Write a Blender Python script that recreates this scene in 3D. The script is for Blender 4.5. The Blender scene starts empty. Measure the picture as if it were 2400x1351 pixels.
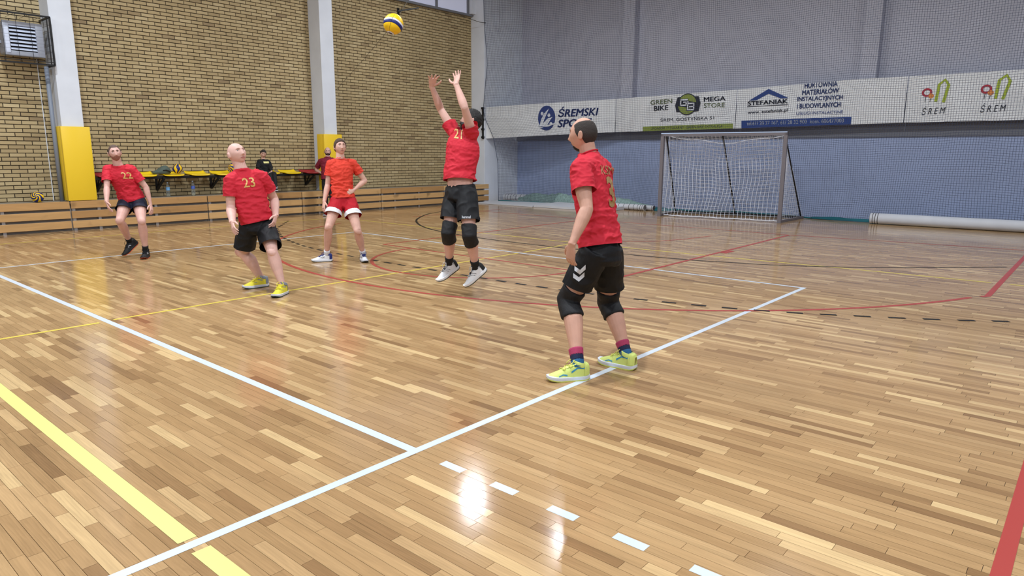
import bpy, bmesh, math, random
import numpy as np
from mathutils import Vector, Matrix, noise
from mathutils.bvhtree import BVHTree

scene = bpy.context.scene
COL = scene.collection
rng = np.random.default_rng(7)
random.seed(7)
V = Vector

# ------------------------------------------------------------------ camera
cam_data = bpy.data.cameras.new('camera'); cam = bpy.data.objects.new('camera', cam_data)
COL.objects.link(cam); scene.camera = cam
cam_data.sensor_width = 36.0; cam_data.lens = 1605.97 / 2400 * 36.0
cam_data.clip_start = 0.05; cam_data.clip_end = 200
yaw, pit, rol = 0.71090602, -0.19215676, 0.00530258
CAM = V((-2.18781, -2.53849, 1.50650))
cf = V((math.cos(yaw)*math.cos(pit), math.sin(yaw)*math.cos(pit), math.sin(pit)))
cr = cf.cross(V((0, 0, 1))).normalized(); cu = cr.cross(cf)
r2 = math.cos(rol)*cr + math.sin(rol)*cu; u2 = -math.sin(rol)*cr + math.cos(rol)*cu
M = Matrix((r2, u2, -cf)).transposed().to_4x4(); M.translation = CAM
cam.matrix_world = M

# ------------------------------------------------------------------ world, lights, exposure
world = bpy.data.worlds.new('world'); scene.world = world; world.use_nodes = True
world.node_tree.nodes['Background'].inputs[0].default_value = (0.75, 0.85, 1.0, 1)
world.node_tree.nodes['Background'].inputs[1].default_value = 0.3
scene.view_settings.view_transform = 'Standard'
scene.view_settings.look = 'None'
scene.view_settings.gamma = 1.0
scene.view_settings.use_curve_mapping = False
scene.view_settings.exposure = 0.07
scene.cycles.use_denoising = True
scene.cycles.max_bounces = 6
scene.cycles.diffuse_bounces = 4

def area(name, loc, size, power, color, rot=(0, 0, 0)):
    l = bpy.data.lights.new(name, 'AREA'); l.shape = 'RECTANGLE'; l.size, l.size_y = size
    l.energy = power; l.color = color
    o = bpy.data.objects.new(name, l); o.location = loc; o.rotation_euler = rot; COL.objects.link(o)
    return o
COOL = (0.88, 0.94, 1.0)
for lx in (-7.6, 1.0, 9.6):
    for ly, pw in ((8.9, 225), (5.9, 225), (1.0, 250), (-4.0, 270)):  # last row is an unseen fill, moved in and strengthened for the near floor
        area('hall_lamp_or_fill', (lx, ly, 7.25), (0.36, 0.16), pw*(0.78 if lx > 5 else 1.15), COOL)

# ------------------------------------------------------------------ helpers
def lin(c):
    return tuple(((v/255)/12.92 if v/255 <= 0.04045 else ((v/255+0.055)/1.055)**2.4) for v in c)

MATS = {}
def mat(name, rgb, rough=0.6, metal=0.0, spec=0.5, bump=None, vary=None, trans=0.0, coat=0.0, emit=0.0, alpha=1.0, ior=1.45):
    """principled material; vary=(scale, amount) mottles the colour, bump=(scale, strength, stretch)"""
    if name in MATS: return MATS[name]
    m = bpy.data.materials.new(name); m.use_nodes = True
    nt = m.node_tree; b = nt.nodes['Principled BSDF']
    c = lin(rgb)
    b.inputs['Base Color'].default_value = (*c, 1); b.inputs['Roughness'].default_value = rough
    b.inputs['Metallic'].default_value = metal; b.inputs['Specular IOR Level'].default_value = spec
    b.inputs['Transmission Weight'].default_value = trans; b.inputs['Coat Weight'].default_value = coat
    b.inputs['IOR'].default_value = ior; b.inputs['Alpha'].default_value = alpha
    if emit: b.inputs['Emission Color'].default_value = (*c, 1); b.inputs['Emission Strength'].default_value = emit
    tc = nt.nodes.new('ShaderNodeTexCoord')
    if vary:
        n = nt.nodes.new('ShaderNodeTexNoise'); n.inputs['Scale'].default_value = vary[0]; n.inputs['Detail'].default_value = 4
        nt.links.new(tc.outputs['Object'], n.inputs['Vector'])
        r = nt.nodes.new('ShaderNodeMapRange'); r.inputs['From Min'].default_value = 0.3; r.inputs['From Max'].default_value = 0.7
        r.inputs['To Min'].default_value = 1-vary[1]; r.inputs['To Max'].default_value = 1+vary[1]
        nt.links.new(n.outputs['Fac'], r.inputs['Value'])
        mx = nt.nodes.new('ShaderNodeVectorMath'); mx.operation = 'SCALE'; mx.inputs[0].default_value = c
        nt.links.new(r.outputs[0], mx.inputs['Scale']); nt.links.new(mx.outputs[0], b.inputs['Base Color'])
    if bump:
        mp = nt.nodes.new('ShaderNodeMapping'); mp.inputs['Scale'].default_value = bump[2] if len(bump) > 2 else (1, 1, 1)
        n = nt.nodes.new('ShaderNodeTexNoise'); n.inputs['Scale'].default_value = bump[0]; n.inputs['Detail'].default_value = 3
        nt.links.new(tc.outputs['Object'], mp.inputs[0]); nt.links.new(mp.outputs[0], n.inputs['Vector'])
        bp = nt.nodes.new('ShaderNodeBump'); bp.inputs['Strength'].default_value = bump[1]; bp.inputs['Distance'].default_value = 0.01
        nt.links.new(n.outputs['Fac'], bp.inputs['Height']); nt.links.new(bp.outputs[0], b.inputs['Normal'])
    MATS[name] = m
    return m

def tinted(name, stops, grain_scale, grain_amount, rough, bump=0.1, coat=0.0, knots=0.0, spec=0.5, rough_var=0.0, big=None, figure=0.0):
    """material coloured by the face attribute 'tint' (x picks the ramp colour, y/z shift the grain)"""
    m = bpy.data.materials.new(name); m.use_nodes = True
    nt = m.node_tree; b = nt.nodes['Principled BSDF']; N = nt.nodes.new; L = nt.links.new
    at = N('ShaderNodeAttribute'); at.attribute_name = 'tint'
    sp = N('ShaderNodeSeparateXYZ'); L(at.outputs['Vector'], sp.inputs[0])
    ramp = N('ShaderNodeValToRGB'); el = ramp.color_ramp.elements
    while len(el) < len(stops): el.new(0.5)
    for e, (p, c) in zip(el, stops): e.position = p; e.color = (*lin(c), 1)
    L(sp.outputs[0], ramp.inputs[0])
    tc = N('ShaderNodeTexCoord'); off = N('ShaderNodeCombineXYZ')
    k1 = N('ShaderNodeMath'); k1.operation = 'MULTIPLY'; k1.inputs[1].default_value = 37.0; L(sp.outputs[1], k1.inputs[0])
    k2 = N('ShaderNodeMath'); k2.operation = 'MULTIPLY'; k2.inputs[1].default_value = 61.0; L(sp.outputs[2], k2.inputs[0])
    L(k1.outputs[0], off.inputs[0]); L(k2.outputs[0], off.inputs[1]); L(k1.outputs[0], off.inputs[2])
    ad = N('ShaderNodeVectorMath'); ad.operation = 'ADD'; L(tc.outputs['Object'], ad.inputs[0]); L(off.outputs[0], ad.inputs[1])
    mp = N('ShaderNodeMapping'); mp.inputs['Scale'].default_value = grain_scale; L(ad.outputs[0], mp.inputs[0])
    nz = N('ShaderNodeTexNoise'); nz.inputs['Scale'].default_value = 1.0; nz.inputs['Detail'].default_value = 5; nz.inputs['Roughness'].default_value = 0.62
    nz.inputs['Distortion'].default_value = 0.8
    L(mp.outputs[0], nz.inputs['Vector'])
    mr = N('ShaderNodeMapRange'); mr.inputs['From Min'].default_value = 0.25; mr.inputs['From Max'].default_value = 0.75
    mr.inputs['To Min'].default_value = 1-grain_amount; mr.inputs['To Max'].default_value = 1+grain_amount*0.8
    L(nz.outputs['Fac'], mr.inputs['Value'])
    sc = N('ShaderNodeVectorMath'); sc.operation = 'SCALE'; L(ramp.outputs[0], sc.inputs[0]); L(mr.outputs[0], sc.inputs['Scale'])
    last = sc.outputs[0]
    if figure:
        mw = N('ShaderNodeMapping'); mw.inputs['Scale'].default_value = (1, 0.10, 1); L(ad.outputs[0], mw.inputs[0])
        wv = N('ShaderNodeTexWave'); wv.wave_type = 'BANDS'; wv.bands_direction = 'X'; wv.wave_profile = 'SAW'
        wv.inputs['Scale'].default_value = 26; wv.inputs['Distortion'].default_value = 11; wv.inputs['Detail'].default_value = 2; wv.inputs['Detail Scale'].default_value = 0.55; wv.inputs['Detail Roughness'].default_value = 0.4
        L(mw.outputs[0], wv.inputs['Vector'])
        am = N('ShaderNodeMapRange'); am.inputs['From Min'].default_value = 0.35; am.inputs['From Max'].default_value = 1.0; am.inputs['To Min'].default_value = figure*0.3; am.inputs['To Max'].default_value = figure; L(sp.outputs[2], am.inputs['Value'])
        ml = N('ShaderNodeMath'); ml.operation = 'MULTIPLY'; L(wv.outputs['Fac'], ml.inputs[0]); L(am.outputs[0], ml.inputs[1])
        su = N('ShaderNodeMath'); su.operation = 'SUBTRACT'; su.inputs[0].default_value = 1.0+figure*0.35; L(ml.outputs[0], su.inputs[1])
        s3 = N('ShaderNodeVectorMath'); s3.operation = 'SCALE'; L(last, s3.inputs[0]); L(su.outputs[0], s3.inputs['Scale']); last = s3.outputs[0]
    if knots:
        vo = N('ShaderNodeTexNoise'); vo.inputs['Scale'].default_value = 3.2; vo.inputs['Detail'].default_value = 1
        L(ad.outputs[0], vo.inputs['Vector'])
        kr = N('ShaderNodeMapRange'); kr.inputs['From Min'].default_value = 0.66; kr.inputs['From Max'].default_value = 0.78
        kr.inputs['To Min'].default_value = 1.0; kr.inputs['To Max'].default_value = 1-knots; L(vo.outputs['Fac'], kr.inputs['Value'])
        s2 = N('ShaderNodeVectorMath'); s2.operation = 'SCALE'; L(last, s2.inputs[0]); L(kr.outputs[0], s2.inputs['Scale']); last = s2.outputs[0]
    if big:
        vo = N('ShaderNodeTexNoise'); vo.inputs['Scale'].default_value = big[0]; vo.inputs['Detail'].default_value = 3
        L(tc.outputs['Object'], vo.inputs['Vector'])
        kr = N('ShaderNodeMapRange'); kr.inputs['From Min'].default_value = 0.35; kr.inputs['From Max'].default_value = 0.65
        kr.inputs['To Min'].default_value = 1-big[1]; kr.inputs['To Max'].default_value = 1+big[1]; L(vo.outputs['Fac'], kr.inputs['Value'])
        s2 = N('ShaderNodeVectorMath'); s2.operation = 'SCALE'; L(last, s2.inputs[0]); L(kr.outputs[0], s2.inputs['Scale']); last = s2.outputs[0]
    L(last, b.inputs['Base Color'])
    b.inputs['Roughness'].default_value = rough; b.inputs['Coat Weight'].default_value = coat; b.inputs['Specular IOR Level'].default_value = spec
    if rough_var:
        rv = N('ShaderNodeMapRange'); rv.inputs['To Min'].default_value = rough-rough_var; rv.inputs['To Max'].default_value = rough+rough_var
        L(nz.outputs['Fac'], rv.inputs['Value']); L(rv.outputs[0], b.inputs['Roughness'])
    if bump:
        bp = N('ShaderNodeBump'); bp.inputs['Strength'].default_value = bump; bp.inputs['Distance'].default_value = 0.002
        L(nz.outputs['Fac'], bp.inputs['Height']); L(bp.outputs[0], b.inputs['Normal'])
    return m

def mesh_obj(name, verts, faces, material=None, parent=None, smooth=False, tint=None):
    me = bpy.data.meshes.new(name)
    me.from_pydata([tuple(map(float, v)) for v in verts], [], [tuple(f) for f in faces])
    me.polygons.foreach_set('use_smooth', [bool(smooth)]*len(me.polygons))
    if material: me.materials.append(material)
    if tint is not None:
        a = me.attributes.new('tint', 'FLOAT_VECTOR', 'FACE'); a.data.foreach_set('vector', np.asarray(tint, np.float32).ravel())
    me.update()
    o = bpy.data.objects.new(name, me); COL.objects.link(o)
    if parent: o.parent = parent
    return o

def fast_mesh(name, verts, quads, material, parent=None, smooth=False, tint=None):
    """verts (N,3) and quads (M,4) or tris (M,3) arrays, built quickly"""
    verts = np.asarray(verts, np.float32); quads = np.asarray(quads, np.int32); k = quads.shape[1]
    me = bpy.data.meshes.new(name)
    me.vertices.add(len(verts)); me.vertices.foreach_set('co', verts.ravel())
    me.loops.add(quads.size); me.loops.foreach_set('vertex_index', quads.ravel())
    me.polygons.add(len(quads)); me.polygons.foreach_set('loop_start', np.arange(0, quads.size, k, dtype=np.int32))
    me.polygons.foreach_set('loop_total', np.full(len(quads), k, np.int32))
    me.polygons.foreach_set('use_smooth', np.full(len(quads), bool(smooth)))
    me.update(calc_edges=True); me.validate()
    if tint is not None:
        a = me.attributes.new('tint', 'FLOAT_VECTOR', 'FACE'); a.data.foreach_set('vector', np.asarray(tint, np.float32).ravel())
    if material: me.materials.append(material)
    o = bpy.data.objects.new(name, me); COL.objects.link(o)
    if parent: o.parent = parent
    return o

class MB:
    """collects simple solids; build() links them as ONE mesh object"""
    def __init__(s): s.v = []; s.f = []
    def add(s, vs, fs):
        o = len(s.v); s.v += [tuple(v) for v in vs]; s.f += [tuple(i+o for i in f) for f in fs]; return s
    def box(s, x0, x1, y0, y1, z0, z1):
        return s.add([(x0,y0,z0),(x1,y0,z0),(x1,y1,z0),(x0,y1,z0),(x0,y0,z1),(x1,y0,z1),(x1,y1,z1),(x0,y1,z1)],
                     [(0,3,2,1),(4,5,6,7),(0,1,5,4),(1,2,6,5),(2,3,7,6),(3,0,4,7)])
    def bevbox(s, x0, x1, y0, y1, z0, z1, b=0.01):
        """box with chamfered edges"""
        vs = []; 
        cx, cy, cz = (x0+x1)/2, (y0+y1)/2, (z0+z1)/2; hx, hy, hz = abs(x1-x0)/2, abs(y1-y0)/2, abs(z1-z0)/2
        bm = bmesh.new(); bmesh.ops.create_cube(bm, size=1)
        for v in bm.verts: v.co = V((cx+v.co.x*2*hx, cy+v.co.y*2*hy, cz+v.co.z*2*hz))
        bmesh.ops.bevel(bm, geom=bm.edges[:], offset=b, segments=2, affect='EDGES', profile=0.5)
        bm.verts.ensure_lookup_table(); bm.verts.index_update()
        s.add([v.co[:] for v in bm.verts], [[v.index for v in f.verts] for f in bm.faces]); bm.free(); return s
    def tube(s, pts, r, n=8, caps=True, closed=False):
        pts = [V(p) for p in pts]; rs = r if isinstance(r, (list, tuple)) else [r]*len(pts)
        rings = []; prev = None
        for i, p in enumerate(pts):
            a = pts[max(i-1, 0)]; c = pts[min(i+1, len(pts)-1)]
            d = (c-a).normalized()
            if prev is None: prev = d.orthogonal().normalized()
            u = (prev - d*prev.dot(d)); u = u.normalized() if u.length > 1e-6 else d.orthogonal().normalized(); prev = u
            w = d.cross(u)
            rings.append([p+(u*math.cos(t)+w*math.sin(t))*rs[i] for t in [2*math.pi*k/n for k in range(n)]])
        vs = [v for ring in rings for v in ring]; fs = []
        for i in range(len(rings)-1):
            for k in range(n): fs.append((i*n+k, i*n+(k+1) % n, (i+1)*n+(k+1) % n, (i+1)*n+k))
        if caps: fs.append(tuple(range(n))[::-1]); fs.append(tuple((len(rings)-1)*n+k for k in range(n)))
        return s.add(vs, fs)
    def bar(s, a, b, w, h, up=(0, 0, 1)):
        a, b = V(a), V(b); d = (b-a).normalized(); u = V(up); u = u-d*u.dot(d)
        u = u.normalized() if u.length > 1e-5 else d.orthogonal().normalized()
        sd = d.cross(u)
        vs = [p+sd*sx*w/2+u*sz*h/2 for p in (a, b) for sx, sz in ((-1,-1),(1,-1),(1,1),(-1,1))]
        return s.add(vs, [(0,1,2,3)[::-1],(4,5,6,7),(0,1,5,4),(1,2,6,5),(2,3,7,6),(3,0,4,7)])
    def lathe(s, prof, c=(0, 0, 0), n=20):
        vs = []; fs = []
        for r, z in prof: vs += [(c[0]+r*math.cos(2*math.pi*k/n), c[1]+r*math.sin(2*math.pi*k/n), c[2]+z) for k in range(n)]
        for i in range(len(prof)-1):
            for k in range(n): fs.append((i*n+k, i*n+(k+1) % n, (i+1)*n+(k+1) % n, (i+1)*n+k))
        fs.append(tuple(range(n))[::-1]); fs.append(tuple((len(prof)-1)*n+k for k in range(n)))
        return s.add(vs, fs)
    def build(s, name, material, parent=None, smooth=False, tint=None):
        return mesh_obj(name, s.v, s.f, material, parent, smooth, tint)

def shade_auto(o, angle=40):
    me = o.data
    me.polygons.foreach_set('use_smooth', [True]*len(me.polygons))
    bm = bmesh.new(); bm.from_mesh(me)
    for e in bm.edges:
        if len(e.link_faces) == 2 and e.calc_face_angle(0) > math.radians(angle): e.smooth = False
    bm.to_mesh(me); bm.free(); return o

def tag(o, label=None, cat=None, group=None, kind=None):
    if label: o['label'] = label
    if cat: o['category'] = cat
    if group: o['group'] = group
    if kind: o['kind'] = kind
    return o

def thing(name, label, cat, loc=(0, 0, 0), group=None, rz=0):
    o = bpy.data.objects.new(name, None); o.empty_display_size = 0.1; COL.objects.link(o)
    o.location = loc; o.rotation_euler = (0, 0, rz)
    return tag(o, label, cat, group)

def adopt(parent, *objs):
    """parent world-space meshes to an Empty standing elsewhere: shift their vertices so nothing moves"""
    bpy.context.view_layer.update()
    for o in objs:
        o.parent = parent; o.data.transform(parent.matrix_world.inverted())
    return parent

def dup_tree(o, parent=None):
    c = o.copy(); COL.objects.link(c)
    if parent: c.parent = parent
    for ch in o.children: dup_tree(ch, c)
    return c

def text_mesh(txt, size, shear=0.0, sx=1.0, bold=0.0, spacing=1.0):
    cu = bpy.data.curves.new('t', 'FONT'); cu.body = txt; cu.size = size; cu.shear = shear; cu.align_x = 'CENTER'; cu.align_y = 'CENTER'
    cu.offset = bold; cu.space_character = spacing; cu.resolution_u = 3
    o = bpy.data.objects.new('t', cu); COL.objects.link(o)
    dg = bpy.context.evaluated_depsgraph_get(); dg.update()
    me = bpy.data.meshes.new_from_object(o.evaluated_get(dg))
    bpy.data.objects.remove(o); bpy.data.curves.remove(cu)
    vs = [(v.co.x*sx, v.co.y) for v in me.vertices]; fs = [tuple(p.vertices) for p in me.polygons]
    bpy.data.meshes.remove(me)
    return vs, fs
# ------------------------------------------------------------------ materials
M_white = mat('white plaster', (214, 219, 228), 0.75, vary=(2.5, 0.04))
M_wallgrey = mat('grey blue paint', (184, 185, 198), 0.7, vary=(1.2, 0.05))
M_wallblue = mat('lower blue grey paint', (156, 170, 204), 0.65, vary=(1.2, 0.05))
M_mortar = mat('dark mortar', (52, 44, 34), 0.9)
M_yellow = mat('yellow vinyl pad', (240, 202, 48), 0.38, bump=(60, 0.05))
M_black = mat('black painted steel', (18, 18, 20), 0.45)
M_steel = mat('zinc bracket', (176, 178, 182), 0.35, 0.8)
M_seam = mat('dark floor seam', (40, 28, 18), 0.8)
M_wline = mat('white line paint', (198, 206, 216), 0.34, spec=0.3)
M_yline = mat('yellow line paint', (212, 208, 128), 0.34, spec=0.3)
M_y2line = mat('warm yellow line paint', (226, 202, 84), 0.32, coat=0.3)
M_rline = mat('red line paint', (164, 62, 56), 0.32, spec=0.35)
M_kline = mat('black line paint', (24, 24, 26), 0.4, spec=0.2)
M_floor = tinted('oak parquet', [(0.0, (120, 90, 62)), (0.2, (142, 110, 76)), (0.5, (164, 131, 92)), (0.75, (180, 147, 106)), (1.0, (204, 174, 128))],
                 (42, 3.2, 1), 0.16, 0.125, 0.0, coat=0.0, spec=0.20, rough_var=0.015, big=(0.35, 0.05), figure=0.20)
M_brick = tinted('yellow clay brick', [(0.0, (132, 112, 84)), (0.2, (160, 140, 102)), (0.6, (178, 158, 117)), (1.0, (194, 176, 136))],
                 (14, 14, 30), 0.06, 0.72, 0.12, big=(0.45, 0.05))
M_pine = tinted('knotty pine', [(0.0, (176, 134, 84)), (0.5, (198, 156, 102)), (1.0, (214, 174, 120))], (1.1, 10, 16), 0.16, 0.45, 0.05, knots=0.45)

# ------------------------------------------------------------------ room shell
floor = MB().box(-14, 16.3, -9, 13.6, -0.15, -0.004).build('floor', M_seam); tag(floor, kind='structure')
ceiling = MB().box(-14, 16.3, -9, 13.6, 7.6, 7.8).build('ceiling', mat('ceiling white', (205, 208, 214), 0.8)); tag(ceiling, kind='structure')
wl = MB().box(-14.3, -14, -9.3, 13.6, -0.15, 7.8).build('wall_left', M_white); tag(wl, kind='structure')
wf = MB().box(-14.3, 16.3, -9.3, -9, -0.15, 7.8).build('wall_front', M_white); tag(wf, kind='structure')

# parquet: strips laid along y, every strip a solid with a seam around it
PW = 0.0545
px0, px1, py0, py1 = -4.0, 15.78, -4.0, 12.78
P = []
ncol = int((px1-px0)/PW)
for c in range(ncol):
    x = px0+c*PW
    y = py0 - rng.uniform(0, 0.5)
    run = 0
    while y < py1:
        L = rng.choice([0.26, 0.34, 0.44, 0.44, 0.44, 0.44, 0.55, 0.69]) + rng.uniform(-0.02, 0.02)
        P.append((x, max(y, py0), x+PW, min(y+L, py1))); y += L
P = np.array(P); P = P[(P[:, 3]-P[:, 1]) > 0.03]
g = 0.0009
def slabs(R, zt, zb, g):
    """R (N,4) rects -> solids without bottoms: 4 top verts, 4 bottom verts, 5 quads"""
    n = len(R); x0, y0, x1, y1 = R[:, 0]+g, R[:, 1]+g, R[:, 2]-g, R[:, 3]-g
    v = np.zeros((n, 8, 3), np.float32)
    for k, (a, b) in enumerate(((x0, y0), (x1, y0), (x1, y1), (x0, y1))):
        v[:, k, 0] = a; v[:, k, 1] = b; v[:, k, 2] = zt; v[:, k+4, 0] = a; v[:, k+4, 1] = b; v[:, k+4, 2] = zb
    q = np.array([[0,1,2,3],[4,5,1,0],[5,6,2,1],[6,7,3,2],[7,4,0,3]], np.int32)
    return v, q
tint = np.clip(np.where(rng.random(len(P)) < 0.12, rng.uniform(0.82, 1.0, len(P)), np.where(rng.random(len(P)) < 0.10, rng.uniform(0.1, 0.3, len(P)), rng.normal(0.55, 0.11, len(P)))), 0, 1)
tints = np.stack([tint, rng.random(len(P)), rng.random(len(P))], 1)
lift = rng.uniform(-0.0003, 0.0, len(P))
# which strips show largest from the photograph's side
ctr = np.stack([(P[:, 0]+P[:, 2])/2, (P[:, 1]+P[:, 3])/2, np.zeros(len(P))], 1) - np.array(CAM)
dep = ctr @ np.array(cf); sx_ = ctr @ np.array(r2)/dep; sy_ = ctr @ np.array(u2)/dep
inview = (dep > 0.3) & (np.abs(sx_) < 0.76) & (np.abs(sy_) < 0.43)
size = np.where(inview, (P[:, 2]-P[:, 0])*(P[:, 3]-P[:, 1])/np.maximum(dep, .3)**3, -1)
order = np.argsort(-size); big = order[:300]; rest = order[300:]
for i in big:
    v, q = slabs(P[i:i+1], lift[i], -0.004, g)
    fast_mesh('plank', v.reshape(-1, 3), q, M_floor, floor, tint=np.repeat(tints[i:i+1], 5, 0))
v, q = slabs(P[rest], lift[rest][:, None][:, 0], -0.004, g)
Q = (q[None]+np.arange(len(rest))[:, None, None]*8).reshape(-1, 4)
o = fast_mesh('parquet', v.reshape(-1, 3), Q, M_floor, floor, tint=np.repeat(tints[rest], 5, 0)); tag(o, kind='stuff')

# ---- court lines, painted strips on the parquet
LINE_N = [0]      # each line of paint lies a hair above the ones it crosses
def strip(pts, w, material, label=None, z=0.0008, name='court_line'):
    pts = [np.array(p, float) for p in pts]; vs = []; n = len(pts); LINE_N[0] += 1; z += 0.00002*LINE_N[0]
    for i, p in enumerate(pts):
        a = pts[max(i-1, 0)]; c = pts[min(i+1, n-1)]; d = c-a; d /= np.linalg.norm(d); nn = np.array([-d[1], d[0]])
        vs += [(*(p+nn*w/2), z), (*(p-nn*w/2), z)]
    fs = [(2*i, 2*i+1, 2*i+3, 2*i+2) for i in range(n-1)]
    o = mesh_obj(name, vs, fs, material, floor)
    if label: o['label'] = label
    return o
def arc(c, r, a0, a1, n=60):
    return [(c[0]+r*math.cos(math.radians(a0+(a1-a0)*i/n)), c[1]+r*math.sin(math.radians(a0+(a1-a0)*i/n))) for i in range(n+1)]
def smooth_curve(pts, n=8):
    pts = [np.array(p, float) for p in pts]; out = []
    for i in range(len(pts)-1):
        p0 = pts[max(i-1, 0)]; p1 = pts[i]; p2 = pts[i+1]; p3 = pts[min(i+2, len(pts)-1)]
        for k in range(n):
            t = k/n; out.append(0.5*((2*p1)+(-p0+p2)*t+(2*p0-5*p1+4*p2-p3)*t*t+(-p0+3*p1-3*p2+p3)*t**3))
    return out+[pts[-1]]
strip([(-4, 0), (6.0, 0)], 0.05, M_wline, 'white near sideline of the volleyball court')
strip([(0, 0.02), (0, 8.45)], 0.055, M_wline, 'white attack line')
strip([(5.97, 0.02), (5.93, 4.0), (5.97, 8.5)], 0.05, M_wline, 'white end line of the volleyball court')
strip([(-4, 8.42), (0.2, 8.44), (2.42, 8.53), (5.99, 8.56)], 0.05, M_wline, 'white far sideline of the volleyball court')
for k in range(5):
    y = -0.205-k*0.335
    strip([(0.0, y), (0.0, y-0.145)], 0.05, M_wline, 'short white dash of the attack line', name='line_dash')
strip([(-1.15, 12), (-1.15, 8.6)], 0.075, M_yline); strip([(-1.15, 8.35), (-1.15, 0.045)], 0.075, M_yline, 'pale yellow line on the near left')
strip([(-1.145, -0.06), (-1.12, -4)], 0.075, M_yline, 'pale yellow line on the near left')
strip([(-4, 4.12), (-0.07, 4.19)], 0.045, M_y2line, 'yellow centre line'); strip([(0.06, 4.22), (1.2, 4.25), (5.9, 4.30)], 0.045, M_y2line, 'yellow centre line')
strip([(6.02, 4.30), (7.5, 4.40)], 0.045, M_y2line, 'yellow centre line')
strip([(-3, 11.28), (0.83, 11.3), (4.9, 11.38), (7.5, 11.38)], 0.05, M_y2line, 'yellow line along the back bench')
strip(smooth_curve([(7.54, 11.25), (7.56, 8), (7.56, 4.83), (7.72, 1.4), (7.82, 0), (7.89, -1.6)]), 0.05, M_y2line, 'yellow line across the court')
strip([(7.9, -1.78), (7.94, -4)], 0.05, M_y2line)
# red basketball markings
strip([(12.2, 10.3), (8.97, 10.3)], 0.05, M_rline, 'red three point line')
strip(arc((8.96, 4.3), 6.29, 107, 250, 90)[2:-1], 0.055, M_rline, 'red three point arc')
strip([(6.78, -1.63), (6.86, -1.68), (11.9, -1.70)], 0.06, M_rline, 'red straight end of the three point line')
strip(arc((5.14, 4.3), 1.64, 90, 270, 48), 0.05, M_rline, 'red free throw arc')
strip([(5.14, 6.65), (5.14, 1.98)], 0.05, M_rline, 'red free throw line')
strip([(5.14, 6.66), (11.4, 6.78)], 0.05, M_rline, 'red side of the key')
strip([(5.14, 1.97), (11.35, 2.05)], 0.055, M_rline, 'red side of the key')
strip([(8.1, 1.93), (8.45, 1.93)], 0.09, M_rline, 'red block on the key'); 
strip([(11.4, 12), (11.4, 2.1), (12.05, -3.2)], 0.05, M_rline, 'red base line')
strip(smooth_curve([(8.3, 3.9), (8.68, 3.52), (9.1, 3.33), (9.5, 3.22), (10.2, 3.1)]), 0.04, M_rline)
strip([(-4, -2.42), (15.7, -2.42)], 0.06, M_rline, 'red side line on the near right')
# black handball markings
strip(smooth_curve([(10.9, 11.0), (10.43, 10.89), (9.66, 10.55), (8.55, 9.67), (7.79, 8.73), (7.36, 7.92), (7.13, 7.2), (6.93, 6.1), (6.87, 5.2), (6.87, 4.15), (6.95, 2.99), (7.06, 2.1), (7.25, 1.44), (7.55, 0.69), (8.29, -0.37), (9.5, -1.60)], 6), 0.05, M_kline, 'black goal area line')
nine = smooth_curve([(6.3, 11.5), (5.32, 10.3), (5.11, 9.93), (4.81, 9.37), (4.55, 8.84), (4.36, 8.3), (4.18, 7.71), (4.06, 7.14), (3.97, 6.3), (3.93, 5.6), (3.91, 4.82), (3.92, 4.0), (3.92, 2.83), (3.95, 2.28), (4.0, 1.69), (4.1, 1.13), (4.3, 0.35), (4.53, -0.27), (4.83, -0.84), (5.14, -1.38), (5.5, -1.91), (6.1, -2.7)], 12)
nine = np.array(nine); sl = np.concatenate([[0], np.cumsum(np.linalg.norm(np.diff(nine, axis=0), axis=1))])
d = 0.0
while d < sl[-1]-0.2:
    pts = [(np.interp(d+t, sl, nine[:, 0]), np.interp(d+t, sl, nine[:, 1])) for t in (0, .075, .15)]
    strip(pts, 0.05, M_kline, 'short black dash of the nine metre line', name='line_dash'); d += 0.305

# ------------------------------------------------------------------ brick wall at the back
YW = 13.30
wb = MB().box(-14, 16.3, YW+0.012, 13.6, -0.15, 7.8).build('wall_back', M_mortar); tag(wb, kind='structure')
BL, BH, J = 0.263, 0.0765, 0.011
Bk = []
z = 0.50; row = 0
while z < 5.74:
    x = -2.6 + (BL/2 if row % 2 else 0)
    while x < 14.17:
        x1 = min(x+BL, 14.17+J)
        if x1-x > 0.05 and not (2.42 < x and x1 < 2.74) and not (8.32 < x and x1 < 8.62):
            Bk.append((x, z, x1-J, z+BH-J))
        x += BL
    z += BH; row += 1
Bk = np.array(Bk); nb = len(Bk)
def bricks(R, tt):
    n = len(R); v = np.zeros((n, 8, 3), np.float32); b = 0.003
    pr = rng.uniform(-0.0015, 0.0015, n)
    for k, (a, c) in enumerate(((0, 1), (2, 1), (2, 3), (0, 3))):
        ins = np.array([1, -1, -1, 1])[k]*b, np.array([1, 1, -1, -1])[k]*b
        v[:, k, 0] = R[:, a]+ins[0]; v[:, k, 2] = R[:, c]+ins[1]; v[:, k, 1] = YW+pr
        v[:, k+4, 0] = R[:, a]; v[:, k+4, 2] = R[:, c]; v[:, k+4, 1] = YW+0.016
    q = np.array([[0,1,2,3],[4,5,1,0],[5,6,2,1],[6,7,3,2],[7,4,0,3]], np.int32)
    return v.reshape(-1, 3), (q[None]+np.arange(n)[:, None, None]*8).reshape(-1, 4), np.repeat(tt, 5, 0)
bt = np.clip(np.where(rng.random(nb) < 0.07, rng.uniform(0.08, 0.35, nb), rng.normal(0.62, 0.13, nb)), 0, 1)
bt = np.stack([bt, rng.random(nb), rng.random(nb)], 1)
bc = np.stack([(Bk[:, 0]+Bk[:, 2])/2, np.full(nb, YW), (Bk[:, 1]+Bk[:, 3])/2], 1) - np.array(CAM)
bd = bc @ np.array(cf); bx = bc @ np.array(r2)/bd; by = bc @ np.array(u2)/bd
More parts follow.
